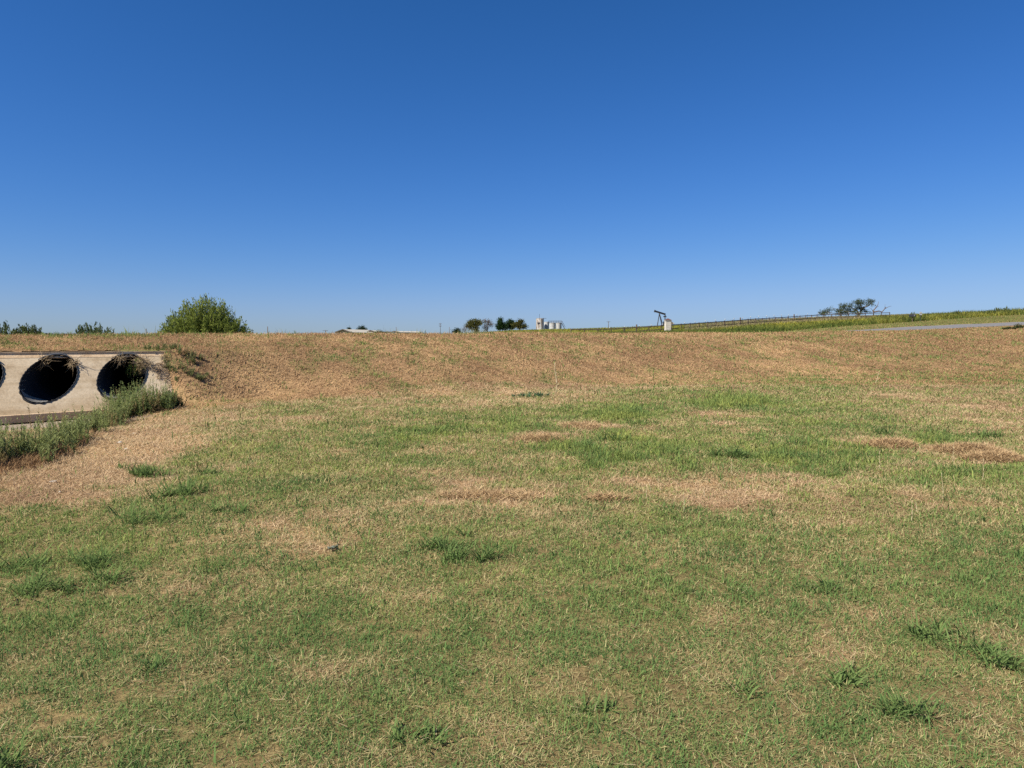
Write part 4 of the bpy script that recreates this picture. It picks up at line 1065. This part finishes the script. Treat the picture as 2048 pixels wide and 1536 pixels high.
# ------------------------------------------------------------------ fences on the rise
def fence_path():
    pts = np.array([[10, 122.5], [16.6, 125], [28.0, 130], [50, 147], [70.8, 165], [88, 172], [92, 173.5]])
    seg = np.linalg.norm(np.diff(pts, axis=0), axis=1); return pts, np.concatenate([[0], np.cumsum(seg)])
def along(off, step):
    pts, cl = fence_path(); out = []
    for s in np.arange(0, cl[-1], step):
        x, y = np.interp(s, cl, pts[:, 0]), np.interp(s, cl, pts[:, 1]); out.append((x - off * .6, y + off * .8, Hp(x - off * .6, y + off * .8)))
    return np.array(out)
def rail_fence():
    P = along(0, 2.6)
    root = empty('rail_fence', P[0], 'brown wooden rail fence running up the grassy rise', 'fence'); o3 = P[0]
    for i, p in enumerate(P):
        big = i in (5, 16, 24); hgt = 1.75 if big else 1.38
        mb = MB(); q = p - o3; mb.box((q[0], q[1], hgt / 2 - .2), (.125, .125, hgt + .4) if not big else (.17, .17, hgt + .4), .7); 
        mb.V = [(x, y, z + q[2]) for x, y, z in mb.V]; mb.build('post', M_FENCE, root)
    for zz in (1.22, .55):
        for i in range(len(P) - 1):
            mb = MB(); a = P[i] - o3 + np.array([0, -.085, zz]); b = P[i + 1] - o3 + np.array([0, -.085, zz]); mb.beam(a, b, .05, .15); mb.build('rail', M_FENCE, root)
rail_fence()
def wire_fence():
    P = along(7, 3.3)[4:]
    root = empty('wire_fence', P[0], 'thin wire fence with white-topped posts just behind the rail fence', 'fence'); o3 = P[0]
    for p in P:
        mb = MB(); q = p - o3; mb.tube([tuple(q + np.array([0, 0, -.3])), tuple(q + np.array([0, 0, 1.42]))], .03, 6); po = mb.build('post', M_STEEL, root)
        mb = MB(); mb.tube([tuple(q + np.array([0, 0, 1.42])), tuple(q + np.array([0, 0, 1.62]))], [.085, .06], 8); mb.build('cap', M_WHITE, po)
    for zz in (1.35, 1.0, .6):
        mb = MB(); mb.tube([tuple(p - o3 + np.array([0, 0, zz])) for p in P], .006, 4); mb.build('wire', M_WIRE, root)
wire_fence()
def pillar():
    b = gp(1334.5, 128.5); root = empty('stone_pillar', b, 'pale stone gate pillar with a dark pyramid cap in the line of the rail fence', 'pillar')
    mb = MB(); h = ztop(641.5, 128.5) - b[2]
    zs = np.arange(-.3, h, .30)
    for i, z in enumerate(zs):
        z1 = min(z + .29, h); w = .94 + .02 * ((i * 7) % 3 - 1)
        mb.box((0, 0, (z + z1) / 2), (w, w, z1 - z), .12)
        mb.box((0, 0, z1 + .004), (.9, .9, .014), .12) if z1 < h else None
    mb.box((0, 0, h + .05), (1.1, 1.1, .1), .12)
    mb.build('shaft', M_STONE, root, bevel=.01)
    mb = MB(); c, s = math.cos(.12), math.sin(.12); r = .58
    V = [(c * x - s * y, s * x + c * y, z) for x, y, z in [(-r, -r, h + .1), (r, -r, h + .1), (r, r, h + .1), (-r, r, h + .1), (0, 0, h + .44)]]
    mb.add(V, [(0, 1, 4), (1, 2, 4), (2, 3, 4), (3, 0, 4), (3, 2, 1, 0)]); mb.build('cap', M_CAP, root)
pillar()

# ------------------------------------------------------------------ pump jack, tanks
def pump():
    Y = 270; g0 = gp(1320, Y); root = empty('pump_jack', g0, 'dark oil pump jack with its tilted beam raised at the left end', 'pump jack')
    L = lambda px, row, dy=0: at(px, row, Y) - g0 + np.array([0, dy, 0])
    mb = MB(); a, b = L(1310.5, 622.5), L(1331, 628.8)
    d = (b - a) / np.linalg.norm(b - a)
    up = np.array([-d[2], 0, d[0]])
    for s in (.26, -.26): mb.beam(a + up * s, b + up * s, .34, .13)
    mb.beam(a, b, .10, .5); mb.build('walking_beam', M_STEEL, root)
    mb = MB(); mb.box(tuple(a - d * .2), (.45, .4, .85), M=Matrix.Rotation(-math.atan2(d[2], d[0]), 3, 'Y')); mb.build('horsehead', M_STEEL, root, bevel=.05)
    ap = L(1318.8, 627)
    for px, dy in ((1313.2, -1.1), (1315.8, 1.1), (1325.3, -.9), (1325.0, .9)):
        mb = MB(); e = L(px, 652, dy); mb.beam(ap + np.array([0, np.sign(dy) * .12, 0]), e, .20); mb.build('leg', M_STEEL, root)
    mb = MB(); mb.box(tuple(L(1329.8, 633)), (1.0, .7, .42)); mb.beam(b - np.array([0, 0, .1]), L(1329.6, 632), .28); mb.build('equalizer', M_STEEL, root)
    for px, dy in ((1328.6, -.4), (1331.6, .4)):
        mb = MB(); mb.beam(L(px, 633.5, dy), L(px + .6, 644, dy), .16); mb.build('pitman_arm', M_STEEL, root)
    mb = MB(); mb.box(tuple(L(1331, 647)), (1.6, 1.2, 1.5)); mb.box(tuple(L(1322, 652.5)), (5.2, 1.6, .4)); mb.build('gearbox', M_STEEL, root)
    mb = MB(); p0, p1, p2, p3 = L(1333, 638), L(1337.5, 638.4), L(1348, 648), L(1333, 648)
    V = [tuple(p + np.array([0, y, 0])) for y in (-.8, .8) for p in (p0, p1, p2, p3)]
    mb.add(V, [(3, 2, 1, 0), (4, 5, 6, 7), (0, 1, 5, 4), (1, 2, 6, 5), (2, 3, 7, 6), (3, 0, 4, 7)])
    mb.build('belt_guard', noisy('faded_brown_paint', [(.3, (.13, .1, .07)), (.7, (.2, .16, .11))], 2), root)
pump()

def rust_mat():
    m, nt, out = mat('rusty_tank'); Lk = nt.links.new
    tc = N(nt, 'ShaderNodeTexCoord'); mp = N(nt, 'ShaderNodeMapping'); mp.inputs['Scale'].default_value = (1.3, 1.3, .28); Lk(tc.outputs['Object'], mp.inputs['Vector'])
    n1 = N(nt, 'ShaderNodeTexNoise', Scale=1.5, Detail=6, Roughness=.65); Lk(mp.outputs[0], n1.inputs['Vector'])
    r1 = ramp(nt, [(.33, (.07, .045, .03)), (.42, (.20, .13, .08)), (.48, (.40, .37, .33)), (.62, (.56, .55, .53))]); Lk(n1.outputs['Fac'], r1.inputs[0])
    b = N(nt, 'ShaderNodeBsdfPrincipled', Roughness=.6); Lk(r1.outputs[0], b.inputs['Base Color']); Lk(b.outputs[0], out.inputs[0]); return m
M_RUST = rust_mat()
GT = 'tanks of the tank battery'
def tank(px0, px1, row, Y, m, lab, cone=.12):
    b = gp((px0 + px1) / 2, Y); r = (px1 - px0) / F * Y / 2; h = ztop(row, Y) - b[2]
    root = empty('storage_tank', b, lab, 'tank', GT)
    mb = MB(); prof = [(r, -.4)]
    nb = max(2, int(h / 1.5))
    for i in range(1, nb): z = h * i / nb; prof += [(r, z - .04), (r + .04, z - .02), (r + .04, z + .02), (r, z + .04)]
    prof += [(r, h - .06), (r + .06, h - .04), (r + .06, h)]
    mb.lathe((0, 0, 0), prof, 40); mb.build('shell', m, root, smooth=False)
    mb = MB(); mb.lathe((0, 0, 0), [(r + .05, h), (r * .5, h + cone * r * .6), (.01, h + cone * r)], 40); mb.build('tank_roof', m, root)
    return root, r, h
t1, r1, h1 = tank(1072, 1087.6, 637, 330, M_RUST, 'tall rusty white tank with a vent pipe, left of the battery')
mb = MB(); mb.tube([(-.2, 0, h1), (-.2, 0, h1 + 2.1)], .06, 6); mb.build('vent_pipe', M_STEEL, t1)
mb = MB(); mb.box((-.75, -r1 - .02, h1 - 2.1), (1.4, .12, .5)); mb.build('hatch', M_STEEL, t1)
mb = MB(); mb.tube([(r1 * .7, -.3, h1 + .12), (r1 + 1.1, -.3, h1 + .02)], .07, 6); mb.build('outlet_pipe', M_STEEL, t1)
tank(1088, 1097.8, 643.8, 334, M_WHITE, 'plain white tank between the tall rusty tank and the walkway')
tank(1098.5, 1110.5, 645.5, 326, M_WHITE, 'squat white tank under the left half of the walkway')
tank(1111.5, 1122, 645.5, 326, M_WHITE, 'squat white tank under the right half of the walkway')
def walkway():
    Y = 322.2; g0 = gp(1110, Y); root = empty('tank_walkway', g0, 'steel walkway with handrails and stairs across the squat tanks', 'walkway')
    L = lambda px, row, dy=0: at(px, row, Y) - g0 + np.array([0, dy, 0])
    mb = MB(); a, b = L(1096.5, 646), L(1123.5, 646); mb.beam(a, b, .9, .18); mb.build('deck', M_TRIM, root)
    mb = MB()
    for dy in (-.42, .42):
        for row in (641.6, 643.6): mb.beam(L(1096.5, row, dy), L(1123.5, row, dy), .08)
        for px in np.linspace(1096.5, 1123.5, 9): mb.beam(L(px, 646, dy), L(px, 641.6, dy), .08)
    mb.build('handrail', M_TRIM, root)
    mb = MB()
    for dy in (-.42, .42):
        mb.beam(L(1123.5, 646.3, dy), L(1130, 659, dy), .14, .2); mb.beam(L(1123.5, 641.6, dy), L(1130.5, 654, dy), .08)
    for i in range(9):
        p = L(1123.5 + 6.5 * i / 8, 646.5 + 12 * i / 8); mb.box(tuple(p), (.3, .8, .05))
    mb.build('stairs', M_STEEL, root)
    for px in (1097.2, 1110.9, 1123):
        mb = MB(); mb.beam(L(px, 646), L(px, 662), .14); mb.build('support_post', M_STEEL, root)
walkway()

# ------------------------------------------------------------------ far buildings
def gable(name, lab, pxc, Y, gw, ln, row_eave, row_ridge, al, wall, roof, cat_='barn'):
    b = gp(pxc, Y); root = empty(name, b, lab, cat_, None)          # origin: the corner nearest to the camera
    g = np.array([-math.cos(al), math.sin(al)]); l = np.array([math.sin(al), math.cos(al)])
    ze, zr = ztop(row_eave, Y) - b[2], ztop(row_ridge, Y) - b[2]
    P = lambda s, q, z: (g[0] * s * gw + l[0] * q * ln, g[1] * s * gw + l[1] * q * ln, z)
    mb = MB(); mb.add([P(0, 0, -.5), P(1, 0, -.5), P(1, 0, ze), P(.5, 0, zr), P(0, 0, ze), P(0, 1, -.5), P(1, 1, -.5), P(1, 1, ze), P(.5, 1, zr), P(0, 1, ze)],
                      [(0, 1, 2, 3, 4), (9, 8, 7, 6, 5), (0, 4, 9, 5), (1, 6, 7, 2)]); mb.build('wall', wall, root)
    mb = MB(); th = .16; o = .06
    for s0, s1 in ((-o, .5), (1 + o, .5)):
        z0 = ze - o * 2 * (zr - ze)
        V = [P(s0, -.04, z0 + .05), P(s1, -.04, zr + .05), P(s1, 1.04, zr + .05), P(s0, 1.04, z0 + .05), P(s0, -.04, z0 + .05 + th), P(s1, -.04, zr + .05 + th), P(s1, 1.04, zr + .05 + th), P(s0, 1.04, z0 + .05 + th)]
        mb.add(V, [(3, 2, 1, 0), (4, 5, 6, 7), (0, 1, 5, 4), (1, 2, 6, 5), (2, 3, 7, 6), (3, 0, 4, 7)])
    mb.build('roof', roof, root)
    mb = MB()
    mb.beam(P(-o, -.052, ze + .05 + th / 2), P(.5, -.052, zr + .05 + th / 2), .12, .34); mb.beam(P(1 + o, -.052, ze + .05 + th / 2), P(.5, -.052, zr + .05 + th / 2), .12, .34)
    mb.build('barge_board', M_TRIM, root)
    return root, P, ze
r_, P_, ze_ = gable('barn', 'long low barn with a pale tan gabled roof on the skyline', 703, 300, 8.0, 15.0, 664.9, 659.2, R(30), M_WALLTAN, M_ROOF)
mb = MB(); a, b_ = P_(.35, -.006, 0), P_(.65, -.006, 0); mb.beam((a[0], a[1], 1.4), (b_[0], b_[1], 1.4), .06, 2.8); mb.build('door', M_TRIM, r_)
gable('shed', 'small tan gabled shed just right of the long barn', 752, 310, 5.2, 6.0, 665.0, 661.2, R(25), M_WALLTAN, M_ROOF, 'shed')
r_, P_, ze_ = gable('house', 'low white house with a pale roof, farthest right of the far buildings', 800, 320, 8.0, 11.0, 665.2, 662.6, R(52), M_WHITE, M_ROOF, 'house')
for q in (.2, .5, .8):
    mb = MB(); a, b_ = P_(-.006, q - .05, 0), P_(-.006, q + .05, 0); mb.beam((a[0], a[1], ze_ - 1.0), (b_[0], b_[1], ze_ - 1.0), .05, 1.0); mb.build('window', M_STEEL, r_)
gable('trailer', 'small white trailer left of the low white house', 785, 305, 4.2, 3.0, 665.4, 664.0, R(12), M_WHITE, M_WHITE, 'trailer')

# ------------------------------------------------------------------ utility poles, sign, mailbox
GPOLE = 'utility poles on the skyline'
def pole(px, row, Y, lab, arms=1, r=.15, aw=2.2):
    b = gp(px, Y); h = ztop(row, Y) - b[2]; root = empty('utility_pole', b, lab, 'utility pole', GPOLE)
    mb = MB(); mb.tube([(0, 0, -.4), (0, 0, h * .5), (0, 0, h)], [r, r * .85, r * .7], 8); mb.build('shaft', M_POLE, root, smooth=True)
    for k in range(arms):
        mb = MB(); z = h - .35 - k * 1.0; mb.box((0, -.14, z), (aw, .12, .14), .2)
        for s in (-.43 * aw, -.18 * aw, .18 * aw, .43 * aw): mb.tube([(s * math.cos(.2), s * math.sin(.2) - .14, z + .07), (s * math.cos(.2), s * math.sin(.2) - .14, z + .28)], .05, 6)
        mb.build('crossarm', M_POLE, root)
    return root
pole(1216.3, 642.5, 420, 'T-topped utility pole standing alone left of the pump jack', 1, .2)
pole(899, 654, 300, 'short bare pole right of the tall thin pole, before the tree row', 0, .12)
pole(881, 646.5, 330, 'tall thin pole with two crossarms left of the tree row', 2, .13, 1.2)
pole(793, 654, 330, 'thin pole rising behind the low white house', 0, .16)
pole(652, 660, 300, 'tiny pole left of the long barn', 1, .16)
pole(536.5, 653, 260, 'bare dark pole right of the large bush', 0, .2)
pole(294, 657.5, 230, 'bare brownish pole left of the large bush', 0, .19)

def roadside():
    Y = 124.; b = gp(1838.5, Y); root = empty('road_sign', b, 'small white rectangular sign with a dark mark in the roadside weeds', 'sign')
    zc = ztop(627, Y) - b[2]
    mb = MB(); mb.box((0, .05, zc / 2), (.08, .05, zc + .6)); mb.build('post', M_STEEL, root)
    mb = MB(); mb.box((0, 0, zc), (.42, .03, .52)); p = mb.build('panel', M_WHITE, root)
    mb = MB(); mb.box((.02, -.0185, zc + .02), (.14, .006, .2)); mb.build('mark', M_TRIM, p)
    b = gp(1822, Y - 1); root = empty('mailbox', b, 'dark mailbox on a short post left of the white sign', 'mailbox'); z0 = ztop(632, Y - 1) - b[2]
    mb = MB(); mb.box((0, 0, z0 / 2 - .2), (.1, .1, z0 + .3)); mb.build('post', M_FENCE, root)
    mb = MB(); pr = [(-.2, 0), (.2, 0), (.2, .2), (.14, .33), (0, .38), (-.14, .33), (-.2, .2)]
    V = [(x, y, z + z0 - .1) for x in (-.45, .45) for y, z in pr]; n = len(pr)
    mb.add(V, [tuple(range(n - 1, -1, -1)), tuple(range(n, 2 * n))] + [(i, (i + 1) % n, n + (i + 1) % n, n + i) for i in range(n)]); mb.build('box', M_STEEL, root)
    mb = MB(); mb.box((.2, -.215, z0 + .1), (.06, .02, .28)); mb.build('flag', M_WHITE, root)
roadside()

# ------------------------------------------------------------------ light, sky, camera
SUN_EL, SUN_AZ = R(48), math.atan2(-.80, -.60)       # azimuth from +Y towards +X: from the left, a little behind
sd = Vector((math.sin(SUN_AZ) * math.cos(SUN_EL), math.cos(SUN_AZ) * math.cos(SUN_EL), math.sin(SUN_EL)))
ld = bpy.data.lights.new('sun', 'SUN'); ld.energy = 5.0; ld.angle = R(.55); ld.color = (1, .94, .84)
lo = bpy.data.objects.new('sun', ld); lo.rotation_euler = sd.to_track_quat('Z', 'Y').to_euler(); COL.objects.link(lo)

w = bpy.data.worlds.new('World'); scene.world = w; w.use_nodes = True; nt = w.node_tree
bg = nt.nodes['Background']; sky = nt.nodes.new('ShaderNodeTexSky'); sky.sky_type = 'NISHITA'; sky.sun_disc = False
sky.sun_elevation = SUN_EL; sky.sun_rotation = SUN_AZ % (2 * math.pi)
sky.air_density = 1.0; sky.dust_density = .35; sky.ozone_density = 3.0; sky.altitude = 300
hs = nt.nodes.new('ShaderNodeHueSaturation'); hs.inputs['Saturation'].default_value = 1.15
nt.links.new(sky.outputs[0], hs.inputs['Color'])
sp = nt.nodes.new('ShaderNodeSeparateColor'); cb = nt.nodes.new('ShaderNodeCombineColor'); nt.links.new(hs.outputs[0], sp.inputs[0])
for ch, k, p in ((0, .335, 1.33), (1, .642, 1.03), (2, .785, 1.2)):      # a deeper, clearer blue
    pw = nt.nodes.new('ShaderNodeMath'); pw.operation = 'POWER'; pw.inputs[1].default_value = p; nt.links.new(sp.outputs[ch], pw.inputs[0])
    ml = nt.nodes.new('ShaderNodeMath'); ml.operation = 'MULTIPLY'; ml.inputs[1].default_value = k; nt.links.new(pw.outputs[0], ml.inputs[0])
    # soft shoulder so that the sky opposite the sun does not wash out: v / (1 + (v / c)^4)^(1/4)
    o = ml.outputs[0]; cap = (3.6, 6.2, 8.4)[ch]
    for op, v in (('DIVIDE', cap), ('POWER', 4.0), ('ADD', 1.0), ('POWER', .25)):
        q = nt.nodes.new('ShaderNodeMath'); q.operation = op; q.inputs[1].default_value = v; nt.links.new(o, q.inputs[0]); o = q.outputs[0]
    dv = nt.nodes.new('ShaderNodeMath'); dv.operation = 'DIVIDE'; nt.links.new(ml.outputs[0], dv.inputs[0]); nt.links.new(o, dv.inputs[1]); nt.links.new(dv.outputs[0], cb.inputs[ch])
nt.links.new(cb.outputs[0], bg.inputs[0]); bg.inputs[1].default_value = .0645

cd = bpy.data.cameras.new('camera'); cd.sensor_width = 36; cd.lens = 36 * F / 2048; cd.clip_start = .05; cd.clip_end = 3000
co = bpy.data.objects.new('camera', cd); co.location = (0, 0, CAMZ); co.rotation_euler = (R(90) - TH, 0, 0); COL.objects.link(co); scene.camera = co
scene.view_settings.view_transform = 'Standard'; scene.view_settings.look = 'None'; scene.view_settings.exposure = .77; scene.view_settings.gamma = 1
scene.render.engine = 'CYCLES'
scene.cycles.use_denoising = False
scene.cycles.max_bounces = 5; scene.cycles.diffuse_bounces = 3; scene.cycles.glossy_bounces = 2; scene.cycles.transmission_bounces = 3; scene.cycles.transparent_max_bounces = 4
scene.cycles.sample_clamp_indirect = 4
